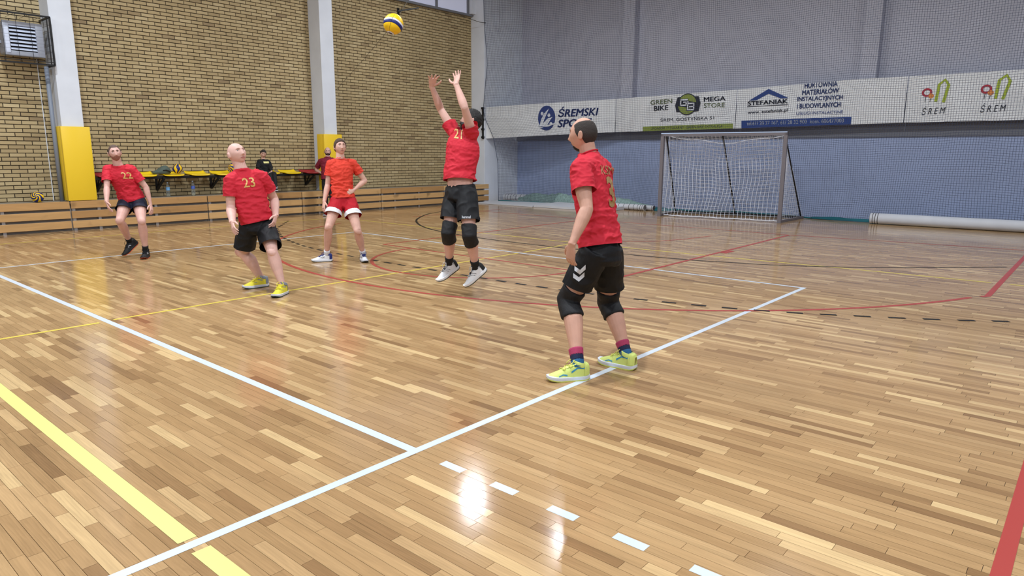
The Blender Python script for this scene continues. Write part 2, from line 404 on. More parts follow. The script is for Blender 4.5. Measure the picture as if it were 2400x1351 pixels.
vis = (bd > 1) & (np.abs(bx) < 0.745) & (by < 0.42) & (by > -0.42) & (bc[:, 2]+CAM.z > 0.56)
bs = np.where(vis & (Bk[:, 2]-Bk[:, 0] > 0.2), 1/bd, -1)
order = np.argsort(-bs)
for i in order[:300]:
    v, q, t = bricks(Bk[i:i+1], bt[i:i+1]); fast_mesh('brick', v, q, M_brick, wb, tint=t)
v, q, t = bricks(Bk[order[300:]], bt[order[300:]]); o = fast_mesh('brickwork', v, q, M_brick, wb, tint=t); tag(o, kind='stuff')

# pilasters with pads
def column(xa, xb, zt, tag_label, n):
    c = MB().bevbox(xa, xb, 12.82, YW+0.02, 0.0, zt, 0.008).build('trim_%d' % n, M_white); tag(c, kind='structure')
    return c
column(2.385, 2.77, 7.6, '', 1); column(8.27, 8.655, 7.6, '', 2)
corner = MB().bevbox(14.17, 16.3, 12.74, YW+0.3, 0.0, 7.6, 0.008).build('wall_corner', M_white); tag(corner, kind='structure')
def pad(x0, x1, lab):
    t = thing('column_pad', lab, 'wall pad', ((x0+x1)/2, 12.78, 0.575))
    a = MB().bevbox(x0, x1, 12.735, 12.815, 0.578, 2.0, 0.012).build('pad_front', M_yellow)
    b = MB().bevbox(x0, x0+0.05, 12.816, 13.05, 0.578, 2.0, 0.01).build('pad_side', M_yellow)
    adopt(t, a, b); shade_auto(a); shade_auto(b)
pad(2.335, 2.84, 'tall yellow protective pad on the left white column, standing on the bench')
pad(8.19, 8.74, 'tall yellow protective pad on the middle white column behind the standing man')

# clerestory windows above the bricks
w = MB().box(8.66, 14.17, 13.20, 13.29, 5.74, 5.80).build('window_1', mat('window frame grey', (120, 122, 128), 0.5)); tag(w, kind='structure')
fr = MB()
for x in (8.7, 10.1, 11.5, 12.62, 13.95): fr.box(x-0.04, x+0.04, 13.20, 13.29, 5.80, 7.5)
fr.build('window_frame', mat('window frame grey', (120, 122, 128), 0.5), w)
for a, b in ((8.74, 10.06), (10.14, 11.46), (11.54, 12.58), (12.66, 13.91)):
    MB().box(a, b, 13.24, 13.26, 5.80, 7.5).build('pane', mat('frosted window pane', (200, 204, 226), 0.35, emit=0.25), w)
MB().box(13.99, 14.17, 13.1, 13.3, 5.8, 7.6).build('window_jamb', M_white, w)

# ------------------------------------------------------------------ end wall behind the net
we = MB().box(16.0, 16.3, -9, 12.74, -0.15, 7.8).build('wall_right', M_wallgrey); tag(we, kind='structure')
o = MB().bevbox(15.80, 16.02, -9, 12.74, 0.0, 2.62, 0.01).build('wall_right_lower', M_wallblue); tag(o, kind='structure')
o = MB().box(15.76, 15.80, -9, 12.74, 1.96, 2.60).build('trim_6', mat('dark grey strip', (112, 114, 122), 0.7)); tag(o, kind='structure')  # plain dark grey strip along the end wall, behind and below the banners
for k, (a, b) in enumerate(((8.33, 8.72), (1.86, 2.22), (-4.6, -4.2))):
    o = MB().bevbox(15.75, 16.02, a, b, 2.62, 7.6, 0.008).build('trim_%d' % (k+3), M_wallgrey); tag(o, kind='structure')

# ------------------------------------------------------------------ wooden wainscot benches
gap_m = mat('grey bench backing', (150, 146, 142), 0.8, vary=(4, 0.08))
ledge_m = mat('dusty grey ledge', (136, 126, 112), 0.8, vary=(5, 0.1))
bx_ = [-3.2, -0.35, 2.345, 5.06, 7.46, 9.95, 12.33, 14.36]
names = ['left end, below the ball', 'left column']
bench_lab = ['pine board bench outside the left edge of the picture', 'leftmost pine board bench under the volleyball on the ledge', 'pine board bench from the left column to behind the man with number 23',
             'pine board bench under the yellow seats behind the man with number 23', 'pine board bench below the middle white column', 'pine board bench behind the jumping man, left section', 'short pine board bench in the far corner by the rolled mats']
for i in range(len(bx_)-1):
    xa, xb = bx_[i], bx_[i+1]; 
    t = thing('wall_bench', bench_lab[i], 'bench', ((xa+xb)/2, 13.0, 0), 'pine benches along the brick wall')
    obs = []
    for (z0, z1) in ((0.05, 0.19), (0.24, 0.38), (0.43, 0.57)):
        o = MB().bevbox(xa+0.012, xb-0.012, 12.72, 12.752, z0, z1, 0.004).build('board', M_pine); n = len(o.data.polygons)
        a = o.data.attributes.new('tint', 'FLOAT_VECTOR', 'FACE'); tv = (random.random(), random.random(), random.random())
        a.data.foreach_set('vector', np.tile(np.array(tv, np.float32), n)); obs.append(o)
    obs.append(MB().box(xa+0.002, xb-0.002, 12.80, YW, 0.0, 0.52).build('backing', gap_m))
    obs.append(MB().box(xa+0.002, xb-0.002, 12.753, YW+0.004, 0.522, 0.563).build('ledge', ledge_m))
    Lb = xb-xa
    for fx in (0.03, 0.48, Lb*0.58):
        m = MB()
        for z0, z1 in ((0.0, 0.05), (0.19, 0.24), (0.38, 0.43)): m.box(xa+fx, xa+fx+0.055, 12.745, 12.80, z0, z1)
        m.box(xa+fx+0.01, xa+fx+0.045, 12.755, 12.80, 0.0, 0.52)
        obs.append(m.build('bracket', M_steel))
    adopt(t, *obs)
# ------------------------------------------------------------------ seats on a wall rail
M_seatY = mat('yellow plastic seat', (246, 208, 18), 0.28); M_seatR = mat('dark red plastic seat', (158, 30, 44), 0.28)
def seat_mesh(material):
    nx, ny = 18, 14; vs = []
    def zf(u, v):   # u across -1..1, v front(-1)..back(1)
        return 0.012*abs(u)**3 + 0.07*max(0, v-0.15)**2*1.2 - 0.03*max(0, -v-0.55) + 0.02*max(0, abs(u)-0.7)*max(0, v+0.3)
    for j in range(ny+1):
        for i in range(nx+1):
            u = -1+2*i/nx; v = -1+2*j/ny
            k = 1-0.10*max(0, -v)**2*0.8; e = (abs(u)**6+abs(v)**6)
            s = 1/(1+0.06*max(0, e-0.9))
            vs.append((u*0.235*k*s, v*0.20*s, zf(u, v)))
    fs = [(j*(nx+1)+i, j*(nx+1)+i+1, (j+1)*(nx+1)+i+1, (j+1)*(nx+1)+i) for j in range(ny) for i in range(nx)]
    n0 = len(vs); vs += [(x*0.97, y*0.97, z-0.022) for x, y, z in vs]
    fs += [tuple(n0+k for k in f[::-1]) for f in fs]
    rim = [i for i in range(nx+1)]+[j*(nx+1)+nx for j in range(1, ny+1)]+[ny*(nx+1)+i for i in range(nx-1, -1, -1)]+[j*(nx+1) for j in range(ny-1, 0, -1)]
    for a, b in zip(rim, rim[1:]+rim[:1]): fs.append((b, a, n0+a, n0+b))
    o = mesh_obj('seat_shell', vs, fs, material, smooth=True); return o
seat_labels = [
 (3.15, 'R', 'dark red plastic seat between the left column pad and the player with number 22'),
 (3.86, 'Y', 'yellow plastic seat mostly hidden behind the player with number 22'),
 (4.44, 'Y', 'yellow plastic seat holding the grey bag and a volleyball'),
 (5.02, 'Y', 'empty yellow plastic seat right of the bag, above the second water bottle'),
 (5.60, 'Y', 'yellow plastic seat left of the bald player with number 23, a ball at its edge'),
 (6.18, 'Y', 'yellow plastic seat hidden behind the head and shoulder of player 23'),
 (6.76, 'Y', 'yellow plastic seat under the boy in the black hoodie'),
 (7.34, 'Y', 'empty yellow plastic seat between the boy and the dark red seat'),
 (7.92, 'R', 'dark red plastic seat beside the man standing at the middle column')]
protos = {}
for x, c, lab in seat_labels:
    t = thing('shell_chair', lab, 'chair', (x, 13.02, 1.045), 'plastic seats along the brick wall')
    s = seat_mesh(M_seatY if c == 'Y' else M_seatR) if c not in protos else protos[c].copy()
    if c in protos: COL.objects.link(s)
    protos.setdefault(c, s); s.parent = t
    m = MB().box(-0.12, 0.12, -0.12, 0.14, -0.036, -0.016); o = m.build('seat_mount', M_black, t)
rail = thing('seat_rail', 'black steel rail with triangular brackets carrying the wall seats', 'rail', (5.5, 13.1, 0.99))
obs = [MB().box(2.85, 8.25, 12.90, 12.94, 0.965, 1.008).build('rail_bar', M_black), MB().box(2.85, 8.25, 13.12, 13.16, 0.965, 1.008).build('rail_bar', M_black)]
for x in (3.02, 4.22, 5.44, 6.7, 7.94):
    m = MB(); m.bar((x, 13.285, 0.71), (x, 13.285, 0.985), 0.045, 0.02, (0, 1, 0)); m.bar((x, 13.295, 0.975), (x, 12.86, 0.975), 0.045, 0.03)
    m.bar((x, 13.28, 0.71), (x, 12.87, 0.965), 0.045, 0.028); m.bar((x, 13.28, 0.72), (x, 13.08, 0.97), 0.02, 0.02)
    obs.append(m.build('bracket', M_black))
adopt(rail, *obs)

# ------------------------------------------------------------------ volleyballs
M_by = mat('ball yellow', (246, 200, 24), 0.42, bump=(300, 0.06)); M_bb = mat('ball navy blue', (26, 36, 110), 0.42, bump=(300, 0.06)); M_bw = mat('ball white', (222, 224, 236), 0.42)
M_seamball = mat('ball seam', (30, 28, 40), 0.6)
def swirl_panels(parent, R=0.104):
    core = MB(); 
    bm = bmesh.new(); bmesh.ops.create_uvsphere(bm, u_segments=24, v_segments=16, radius=R*0.985)
    bm.verts.index_update(); core.add([v.co[:] for v in bm.verts], [[v.index for v in f.verts] for f in bm.faces]); bm.free()
    core.build('core', M_seamball, parent, True)
    for k in range(10):
        n, mm = 6, 18; vs = []; fs = []
        for j in range(mm+1):
            th = 0.02+(math.pi-0.04)*j/mm; tw = 1.5*math.cos(th)*0.9+0.5*math.cos(3*th)
            for i in range(n+1):
                w = 2*math.pi/10; e = 0.02/max(math.sin(th), .1); e = min(e, w*0.2)
                a = k*w+e+(w-2*e)*i/n+tw
                rr = R*(1.0-(0.012 if i in (0, n) or j in (0, mm) else 0))
                vs.append((rr*math.sin(th)*math.cos(a), rr*math.sin(th)*math.sin(a), rr*math.cos(th)))
        fs = [(j*(n+1)+i, (j+1)*(n+1)+i, (j+1)*(n+1)+i+1, j*(n+1)+i+1) for j in range(mm) for i in range(n)]
        mesh_obj('panel', vs, fs, M_by if k % 2 else M_bb, parent, True)
def aim(o, d, roll=0):
    o.rotation_euler = (V(d).to_track_quat('Z', 'Y').to_matrix() @ Matrix.Rotation(roll, 3, 'Z')).to_euler()
GB = 'yellow and blue volleyballs by the wall'
b1 = thing('volleyball', 'yellow and blue swirl volleyball resting on the bench ledge left of the column pad', 'ball', (1.865, 12.90, 0.667), GB)
swirl_panels(b1); aim(b1, (-0.62, -1.0, 0.35), 0.4)
b2 = dup_tree(b1); b2.location = (4.555, 12.95, 1.168); tag(b2, 'yellow and blue volleyball lying on the yellow seat against the grey bag'); aim(b2, (0.3, -0.3, -0.9), 1.0)
b3 = dup_tree(b1); b3.location = (5.83, 12.97, 1.182); tag(b3, 'yellow and blue volleyball on the seat peeking out left of player 23'); aim(b3, (1, 0.1, 0.2), 0.2)
fb = thing('volleyball', 'yellow, white and blue match volleyball in the air above the jumping setter', 'ball', (2.746, 3.374, 2.85))
bm = bmesh.new(); bmesh.ops.create_uvsphere(bm, u_segments=28, v_segments=18, radius=0.1025); bm.verts.index_update()
MB().add([v.co[:] for v in bm.verts], [[v.index for v in f.verts] for f in bm.faces]).build('core', M_seamball, fb, True); bm.free()
bands = [(0.0, 66, M_by), (66, 78, M_bw), (78, 96, M_bb), (96, 150, M_by), (150, 162, M_bw), (162, 180, M_bb)]
for a0, a1, mm_ in bands:
    for k in range(3):
        n, m2 = 12, 6; vs = []
        for j in range(m2+1):
            for i in range(n+1):
                ph = math.radians(k*120+1+118*i/n); wob = math.radians(10*math.sin(ph*2)+5)
                th = math.radians(max(a0+0.6, 0.4)+(min(a1-0.6, 179.6)-max(a0+0.6, 0.4))*j/m2)
                th = min(max(th+wob*math.sin(th), 0.004), math.pi-0.004); rr = 0.105-(0.0014 if i in (0, n) or j in (0, m2) else 0)
                vs.append((rr*math.sin(th)*math.cos(ph), rr*math.sin(th)*math.sin(ph), rr*math.cos(th)))
        mesh_obj('panel', vs, [(j*(n+1)+i, (j+1)*(n+1)+i, (j+1)*(n+1)+i+1, j*(n+1)+i+1) for j in range(m2) for i in range(n)], mm_, fb, True)
aim(fb, (0.25, -0.25, 0.95), 0.9)

# ------------------------------------------------------------------ water bottles, bag
M_pet = mat('clear bottle plastic', (225, 235, 240), 0.08, trans=0.92, ior=1.2); M_lab = mat('blue bottle label', (70, 120, 190), 0.5); M_cap = mat('bottle cap', (190, 205, 225), 0.4)
def bottle(loc, h, lab, label_c):
    t = thing('water_bottle', lab, 'bottle', loc, 'water bottles on the bench ledge'); k = h/0.33
    prof = [(0.030, 0), (0.041, 0.006), (0.041, 0.05), (0.038, 0.06), (0.041, 0.07), (0.041, 0.19), (0.039, 0.225), (0.028, 0.265), (0.016, 0.292), (0.014, 0.31), (0.014, 0.315)]
    MB().lathe([(r*k, z*k) for r, z in prof], n=20).build('bottle_body', M_pet, t, True)
    MB().lathe([(0.0415*k, 0.145*k), (0.042*k, 0.15*k), (0.042*k, 0.205*k), (0.0405*k, 0.215*k)], n=20).build('label_wrap', label_c, t, True)
    MB().lathe([(0.0165*k, 0.302*k), (0.0175*k, 0.305*k), (0.0175*k, 0.325*k), (0.015*k, 0.33*k)], n=16).build('cap', M_cap, t, True)
bottle((4.35, 13.04, 0.565), 0.315, 'clear water bottle with light blue label below the bag, behind player 22', mat('light blue label', (120, 176, 226), 0.5))
bottle((4.91, 13.06, 0.565), 0.335, 'clear water bottle with dark blue label below the empty yellow seat', mat('dark blue label', (84, 108, 190), 0.5))
bottle((5.62, 13.06, 0.565), 0.22, 'smaller blue water bottle just left of the sleeve of player 23', mat('mid blue label', (86, 130, 170), 0.5))
bm = bmesh.new(); bmesh.ops.create_icosphere(bm, subdivisions=4, radius=1)
for v in bm.verts:
    c = v.co.copy(); n_ = noise.noise(c*1.6+V((3, 1, 7)))*0.28+noise.noise(c*4)*0.10
    x = c.x*(0.20+0.03*n_); y = c.y*0.13; zz = max(c.z, -0.55)
    v.co = V((x*(1-0.35*max(0, c.z)), y, (zz+0.55)*0.115*(1+0.7*n_)*(1-0.45*max(0, -c.x)))) + V((0.05*max(0, c.z), 0, 0))
bm.verts.index_update()
bag = mesh_obj('gym_bag', [v.co[:] for v in bm.verts], [[v.index for v in f.verts] for f in bm.faces], mat('grey green canvas', (84, 96, 88), 0.85, bump=(30, 0.3)), smooth=True); bm.free()
bag.location = (4.225, 12.98, 1.062); tag(bag, 'crumpled grey green bag slumped on the yellow seat beside a volleyball', 'bag')
st = thing_strap = MB().tube([(-0.02, -0.12, 0.07), (0.04, -0.14, 0.085), (0.11, -0.13, 0.06), (0.13, -0.12, 0.02)], 0.012, 6).build('strap', M_black, bag, True)

# ------------------------------------------------------------------ fan heater in its cage, pipe
M_hgrey = mat('heater grey casing', (150, 154, 166), 0.45); M_hl = mat('heater light louver', (206, 214, 232), 0.35)
ht = thing('fan_heater', 'grey wall heater with seven pale louvers inside the black cage, upper left', 'heater', (1.93, 13.0, 3.25))
X0, X1, Z0, Z1, YF = 1.64, 2.27, 3.24, 3.84, 12.86
ob = [MB().bevbox(X0, X1, YF+0.05, 13.2, Z0+0.02, Z1-0.02, 0.03).build('casing', M_hgrey)]
m = MB(); m.bevbox(X0, X0+0.10, YF, YF+0.06, Z0, Z1, 0.012); m.bevbox(X1-0.12, X1, YF, YF+0.06, Z0, Z1, 0.012); m.bevbox(X0+0.09, X1-0.11, YF, YF+0.06, Z1-0.075, Z1, 0.012); m.bevbox(X0+0.09, X1-0.11, YF, YF+0.06, Z0, Z0+0.085, 0.012)
ob.append(m.build('front_frame', M_hgrey)); shade_auto(ob[-1])
ob.append(MB().box(X0+0.10, X1-0.12, YF+0.045, YF+0.055, Z0+0.08, Z1-0.07).build('opening', mat('heater dark inside', (12, 12, 16), 0.8)))
for k in range(7):
    z = Z0+0.105+k*0.064; m = MB(); 
    m.add([(X0+0.10, YF-0.004, z+0.004), (X1-0.12, YF-0.004, z+0.004), (X1-0.12, YF+0.045, z+0.040), (X0+0.10, YF+0.045, z+0.040),
           (X0+0.10, YF-0.004, z-0.003), (X1-0.12, YF-0.004, z-0.003), (X1-0.12, YF+0.045, z+0.033), (X0+0.10, YF+0.045, z+0.033)],
          [(0,1,2,3),(7,6,5,4),(0,4,5,1),(1,5,6,2),(2,6,7,3),(3,7,4,0)])
    ob.append(m.build('louver', M_hl))
ob.append(MB().box(X0+0.02, X0+0.085, YF-0.006, YF, Z0+0.05, Z1-0.10).build('side_strip', M_hl))
m = MB(); m.bar((1.75, 13.2, 3.30), (1.75, YF+0.3, 3.30), 0.04, 0.04); m.bar((2.15, 13.3, 3.30), (2.15, YF+0.3, 3.30), 0.04, 0.04); m.bar((1.5, 13.2, 3.48), (1.66, 13.05, 3.48), 0.05, 0.05)
ob.append(m.build('wall_bracket', M_hgrey)); adopt(ht, *ob)
cg = thing('heater_cage', 'black steel rod cage around the wall heater beside the left white column', 'cage', (1.8, 13.0, 3.1))
A, B, C0, C1, D0, D1 = 1.05, 2.355, 12.70, 13.28, 3.105, 3.96; ob = []
m = MB()
for z in (D0, D1):
    m.bar((A, C0, z), (B, C0, z), 0.028, 0.028); m.bar((B, C0, z), (B, C1, z), 0.028, 0.028); m.bar((A, C0, z), (A, C1, z), 0.028, 0.028)
for x in (A, B): m.bar((x, C0, D0), (x, C0, D1), 0.028, 0.028, (0, 1, 0))
m.bar((B-0.045, C0+0.02, D0), (B-0.045, C0+0.02, D1), 0.016, 0.016, (0, 1, 0)); m.bar((A, C0, D0+0.05), (B, C0, D0+0.05), 0.012, 0.012)
ob.append(m.build('cage_frame', M_black))
for x in np.arange(A+0.12, B-0.05, 0.215):
    ob.append(MB().tube([(x, C0, D0), (x, C0, D1)], 0.0035, 5).build('wire', M_black)); ob.append(MB().tube([(x, C0, D1), (x, C1, D1)], 0.003, 5).build('wire', M_black))
for z in np.arange(D0+0.12, D1, 0.12): ob.append(MB().tube([(A, C0, z), (B, C0, z)], 0.0016, 4).build('wire', M_black)); ob.append(MB().tube([(B, C0, z), (B, C1, z)], 0.0025, 4).build('wire', M_black))
adopt(cg, *ob)
pp = MB().tube([(2.296, 13.0, 3.10), (2.296, 13.0, 0.565)], 0.038, 14).build('heating_pipe', mat('grey pipe', (128, 136, 150), 0.5), smooth=True)
tag(pp, 'grey vertical pipe from the heater down the left side of the first column', 'pipe')
pc = MB().box(2.230, 2.242, YW-0.012, YW+0.005, 0.565, 3.25).build('cable_duct', M_white); tag(pc, 'thin white cable duct on the bricks beside the grey pipe', 'cable duct')

# ------------------------------------------------------------------ hook and cords on the bricks
hk = thing('wall_hook', 'black angled steel hook high on the bricks beside the flying ball', 'hook', (11.2, 13.2, 5.45)); 
adopt(hk, MB().bevbox(11.17, 11.235, 13.27, YW+0.005, 5.36, 5.56, 0.006).build('plate', M_black), MB().bar((11.2, 13.28, 5.475), (11.68, 12.95, 5.59), 0.03, 0.035).build('arm', M_black))
cord_m = mat('grey cord', (150, 146, 136), 0.8)
c1 = MB().tube([(11.22, 13.23, 5.40), (11.36, 13.22, 5.60), (11.62, 13.2, 5.95), (12.2, 13.15, 6.9)], 0.008, 6).build('cord', cord_m, smooth=True); tag(c1, 'pale cord rising from the black wall hook to the window', 'cord', )
c2 = MB().tube([(11.21, 13.25, 5.40), (10.7, 13.22, 4.83), (9.9, 13.2, 4.05), (9.0, 13.22, 3.2), (8.66, 13.26, 2.95)], 0.0035, 5).build('cord', mat('dark cord', (70, 64, 54), 0.8), smooth=True); tag(c2, 'thin dark cord slanting across the bricks from hook to middle column', 'cord')

# ------------------------------------------------------------------ handball goal
M_goal = mat('grey goal paint', (112, 106, 110), 0.45); M_gtop = mat('pale blue goal paint', (176, 196, 226), 0.4); M_net = mat('white net twine', (226, 230, 240), 0.7)
GL, GR = V((13.40, 5.98, 0)), V((13.74, 3.09, 0)); gu = (GR-GL).normalized(); gb = V((0.985, 0.17, 0)); H = 2.05
gl = thing('handball_goal', 'grey steel handball goal with hanging white net in front of the blue wall', 'goal', (14.0, 4.6, 0))
ob = []
for p in (GL, GR): ob.append(MB().bar(p+V((0, 0, 0.0)), p+V((0, 0, H)), 0.08, 0.08, gu).build('post', M_goal))
ob.append(MB().bar(GL-gu*0.04+V((0, 0, H-0.04)), GR+gu*0.04+V((0, 0, H-0.04)), 0.08, 0.078).build('crossbar', M_goal))
ob.append(MB().bar(GL-gu*0.03-gb*0.036+V((0, 0, H-0.008)), GR+gu*0.03-gb*0.036+V((0, 0, H-0.008)), 0.02, 0.022).build('crossbar_top', M_gtop)); ob[-1]['label'] = 'pale blue top face of the crossbar'
BLp, BRp = GL+gb*1.32+gu*(-0.08), V((15.36, 3.10, 0))
m = MB(); m.bar(GL+V((0, 0, 0.03)), BLp+V((0, 0, 0.03)), 0.05, 0.055); ob.append(m.build('base_rail', M_goal))
m = MB(); m.bar(GR+V((0, 0, 0.03)), BRp+V((0, 0, 0.03)), 0.05, 0.055); ob.append(m.build('base_rail', M_goal))
ob.append(MB().bar(BLp+V((0, 0, 0.03)), BRp+V((0, 0, 0.03)), 0.05, 0.05).build('rear_rail', M_black))
tops = []
for f in (0.02, 0.5, 0.985):
    a = GL.lerp(GR, f)+gb*0.10+V((0, 0, H-0.05)); b = BLp.lerp(BRp, f)+V((0, 0, 0.05)); tops.append((a, b))
    ob.append(MB().bar(GL.lerp(GR, f)+V((0, 0, H-0.04)), a, 0.03, 0.03).build('stay_arm', M_black)); ob.append(MB().tube([a, b], 0.02, 8).build('rear_stay', M_black))
def net_lines(grid, r):
    """grid (n,m,3): twine along both directions as thin 3-sided tubes"""
    grid = np.asarray(grid, float); vs = []; qs = []; base = 0
    for G_ in (grid, np.transpose(grid, (1, 0, 2))):
        n, m_ = G_.shape[:2]; d = np.gradient(G_, axis=1); d /= np.maximum(np.linalg.norm(d, axis=2, keepdims=True), 1e-9)
        ref = np.array([0.3, 0.2, 0.93]) if abs(d[..., 2]).mean() < 0.6 else np.array([0.93, 0.3, 0.1])
        a = np.cross(d, ref); a /= np.maximum(np.linalg.norm(a, axis=2, keepdims=True), 1e-9); b = np.cross(d, a)
        ring = [G_+r*(math.cos(t)*a+math.sin(t)*b) for t in (0, 2.0944, 4.1888)]
        vs.append(np.stack(ring, 2).reshape(-1, 3))
        idx = np.arange(n*m_*3).reshape(n, m_, 3)
        for k in range(3):
            q = np.stack([idx[:, :-1, k], idx[:, :-1, (k+1) % 3], idx[:, 1:, (k+1) % 3], idx[:, 1:, k]], -1).reshape(-1, 4); qs.append(q+base)
        base += n*m_*3
    return np.concatenate(vs), np.concatenate(qs)
def wave(s, t, seed, amp):
    return amp*(math.sin(s*2.1+seed)*0.5+math.sin(s*4.7+t*2.3+seed*2)*0.3+math.sin(t*5.1-s*1.7+seed*3)*0.3)
# inner hanging curtain: sags from the bar ends, drops to the floor near the goal line
nu, nv = 31, 22; G_ = np.zeros((nv, nu, 3))
for j in range(nv):
    for i in range(nu):
        f = i/(nu-1); t = j/(nv-1)
        sag = 0.20*(1-abs(2*f-1)**2.2)*(0.8+0.2*math.cos(4*math.pi*f)); ztop = H-0.06-sag
        zz = ztop*(1-t)**0.98+0.03*t
        dep = 0.32+0.10*math.sin(math.pi*t)-0.22*t*t+wave(f*9, t*2, 1, 0.05)
        u = 0.05+(2.88-0.05)*f + 0.03*math.sin(9*t+f*5)*math.sin(math.pi*f)+(0.05-0.0)*t*(0.5-f)
        p = GL+gu*u+gb*dep; G_[j, i] = (p.x, p.y, zz+wave(f*12, t*3, 4, 0.02)*math.sin(math.pi*t))
v, q = net_lines(G_, 0.0042); ob.append(fast_mesh('net_curtain', v, q, M_net)); ob[-1]['kind'] = 'stuff'
ob.append(MB().tube([tuple(p) for p in G_[0]], 0.009, 6).build('net_rope', M_net)); ob.append(MB().tube([tuple(p+np.array((0, 0, 0.005*math.sin(k*2)))) for k, p in enumerate(G_[-1])], 0.011, 6).build('net_rope', M_net))
ob.append(MB().tube([tuple(p) for p in G_[:, 0]], 0.007, 6).build('net_rope', M_net)); ob.append(MB().tube([tuple(p) for p in G_[:, -1]], 0.007, 6).build('net_rope', M_net))
# roof flap, rear and side nets
G_ = np.zeros((5, nu, 3))
for j in range(5):
    for i in range(nu):
        f = i/(nu-1); t = j/4; sag = 0.20*(1-abs(2*f-1)**2.2)
        p = GL+gu*(0.04+2.86*f)+gb*(0.06+0.26*t); G_[j, i] = (p.x, p.y, H-0.05-sag*t*t*0.9-0.02*math.sin(f*40)*(t > 0)*0.3)
v, q = net_lines(G_, 0.0035); ob.append(fast_mesh('net_top', v, q, M_net)); ob[-1]['kind'] = 'stuff'
G_ = np.zeros((22, 31, 3))
for j in range(22):
    for i in range(31):
        f = i/30; t = j/21; a = tops[0][0].lerp(tops[2][0], f); b = BLp.lerp(BRp, f)+V((0, 0, 0.05)); p = a.lerp(b, t)
        p = p-gb*(0.10*math.sin(math.pi*t)*math.sin(math.pi*f))+V((0, 0, -0.02*math.sin(f*13))); G_[j, i] = p[:]
v, q = net_lines(G_, 0.0032); ob.append(fast_mesh('net_rear', v, q, M_net)); ob[-1]['kind'] = 'stuff'
for side, (pp_, bb_) in enumerate(((GL, BLp), (GR, BRp))):
    G_ = np.zeros((22, 13, 3)); f = 0.02 if side == 0 else 0.985; a0, b0 = tops[0 if side == 0 else 2]
    for j in range(22):
        for i in range(13):
            t = j/21; g_ = i/12; fr_ = pp_+gb*0.03+V((0, 0, (H-0.06)*(1-t)+0.06*t)); rr_ = a0.lerp(b0, t)
            p = fr_.lerp(rr_, g_)+gu*(0.03*math.sin(5*t+4*g_)*math.sin(math.pi*g_)); G_[j, i] = p[:]
    v, q = net_lines(G_, 0.0035); ob.append(fast_mesh('net_side', v, q, M_net)); ob[-1]['kind'] = 'stuff'
adopt(gl, *ob)

# ------------------------------------------------------------------ banners on the end wall, mapped by (y, z)
KY = [12.76, 8.70, -8.0]; KX = [14.23, 15.47, 15.60]
def bx(y, off=0.0):
    x = np.interp(-y, [-k for k in KY], KX)
    return x-off
def zt(y): return float(np.interp(-y, [-12.76, -11.03, -8.7, -5.12, -2.12, -1.13, 0.98, 4], [2.98, 3.05, 3.125, 3.19, 3.27, 3.26, 3.262, 3.262]))
def zb(y): return float(np.interp(-y, [-12.76, -11.03, -8.68, -5.08, -2.08, -1.1, 1.05, 4], [2.01, 2.09, 2.18, 2.21, 2.25, 2.26, 2.262, 2.262]))
M_ban = mat('white banner vinyl', (232, 234, 236), 0.5, vary=(1.5, 0.03)); M_navy = mat('navy print', (38, 58, 122), 0.5); M_ink = mat('black print', (20, 22, 30), 0.5)
M_olive = mat('olive green print', (136, 150, 62), 0.5); M_sage = mat('sage green print', (140, 152, 104), 0.5); M_blue2 = mat('royal blue print', (24, 58, 128), 0.5)
M_crim = mat('crimson print', (176, 40, 56), 0.5); M_oran = mat('orange print', (222, 136, 60), 0.5); M_lime = mat('lime print', (164, 182, 42), 0.5); M_wprint = mat('white print', (224, 228, 236), 0.5)
def banner(ya, yb, lab):
    n = max(6, int(abs(ya-yb)/0.15)); vs = []; fs = []
    for i in range(n+1):
        y = ya+(yb-ya)*i/n
        for j in range(5):
            t = j/4; z = zb(y)+(zt(y)-zb(y))*t; x = bx(y)+0.008*math.sin(y*5+t*3)*math.sin(math.pi*t)
            vs += [(x, y, z)]
    fs = [(i*5+j, i*5+j+1, (i+1)*5+j+1, (i+1)*5+j) for i in range(n) for j in range(4)]
    n0 = len(vs); vs += [(x+0.015, y, z) for x, y, z in vs]; fs += [tuple(n0+k for k in f[::-1]) for f in fs]
    for i in range(n): fs += [(i*5, (i+1)*5, n0+(i+1)*5, n0+i*5), (n0+i*5+4, n0+(i+1)*5+4, (i+1)*5+4, i*5+4)]
    fs += [tuple(list(range(5))+[n0+k for k in range(4, -1, -1)]), tuple([n*5+k for k in range(4, -1, -1)]+[n0+n*5+k for k in range(5)])]
    o = mesh_obj('banner', vs, fs, M_ban, smooth=False); tag(o, lab, 'banner'); return o
ban1 = banner(12.732, 8.70, 'white banner with blue wave emblem and the words SREMSKI SPORT, far left')
ban2 = banner(8.68, 5.06, 'white banner with the round black and green GB emblem above the goal')
ban3 = banner(5.04, 1.15, 'white banner with the blue roof emblem and blue telephone strip')
ban4 = banner(1.13, -3.6, 'white banner with two SREM emblems of red rings and lime gates')
def flat(pts, material, parent, name='print', off=0.012, ngon=True):
    """a flat printed shape given as a polygon (y, z) on the banner, cut fine enough to follow it"""
    vs = [(bx(y, off), y, z) for y, z in pts]
    return mesh_obj(name, vs, [tuple(range(len(vs)))[::-1]], material, parent)
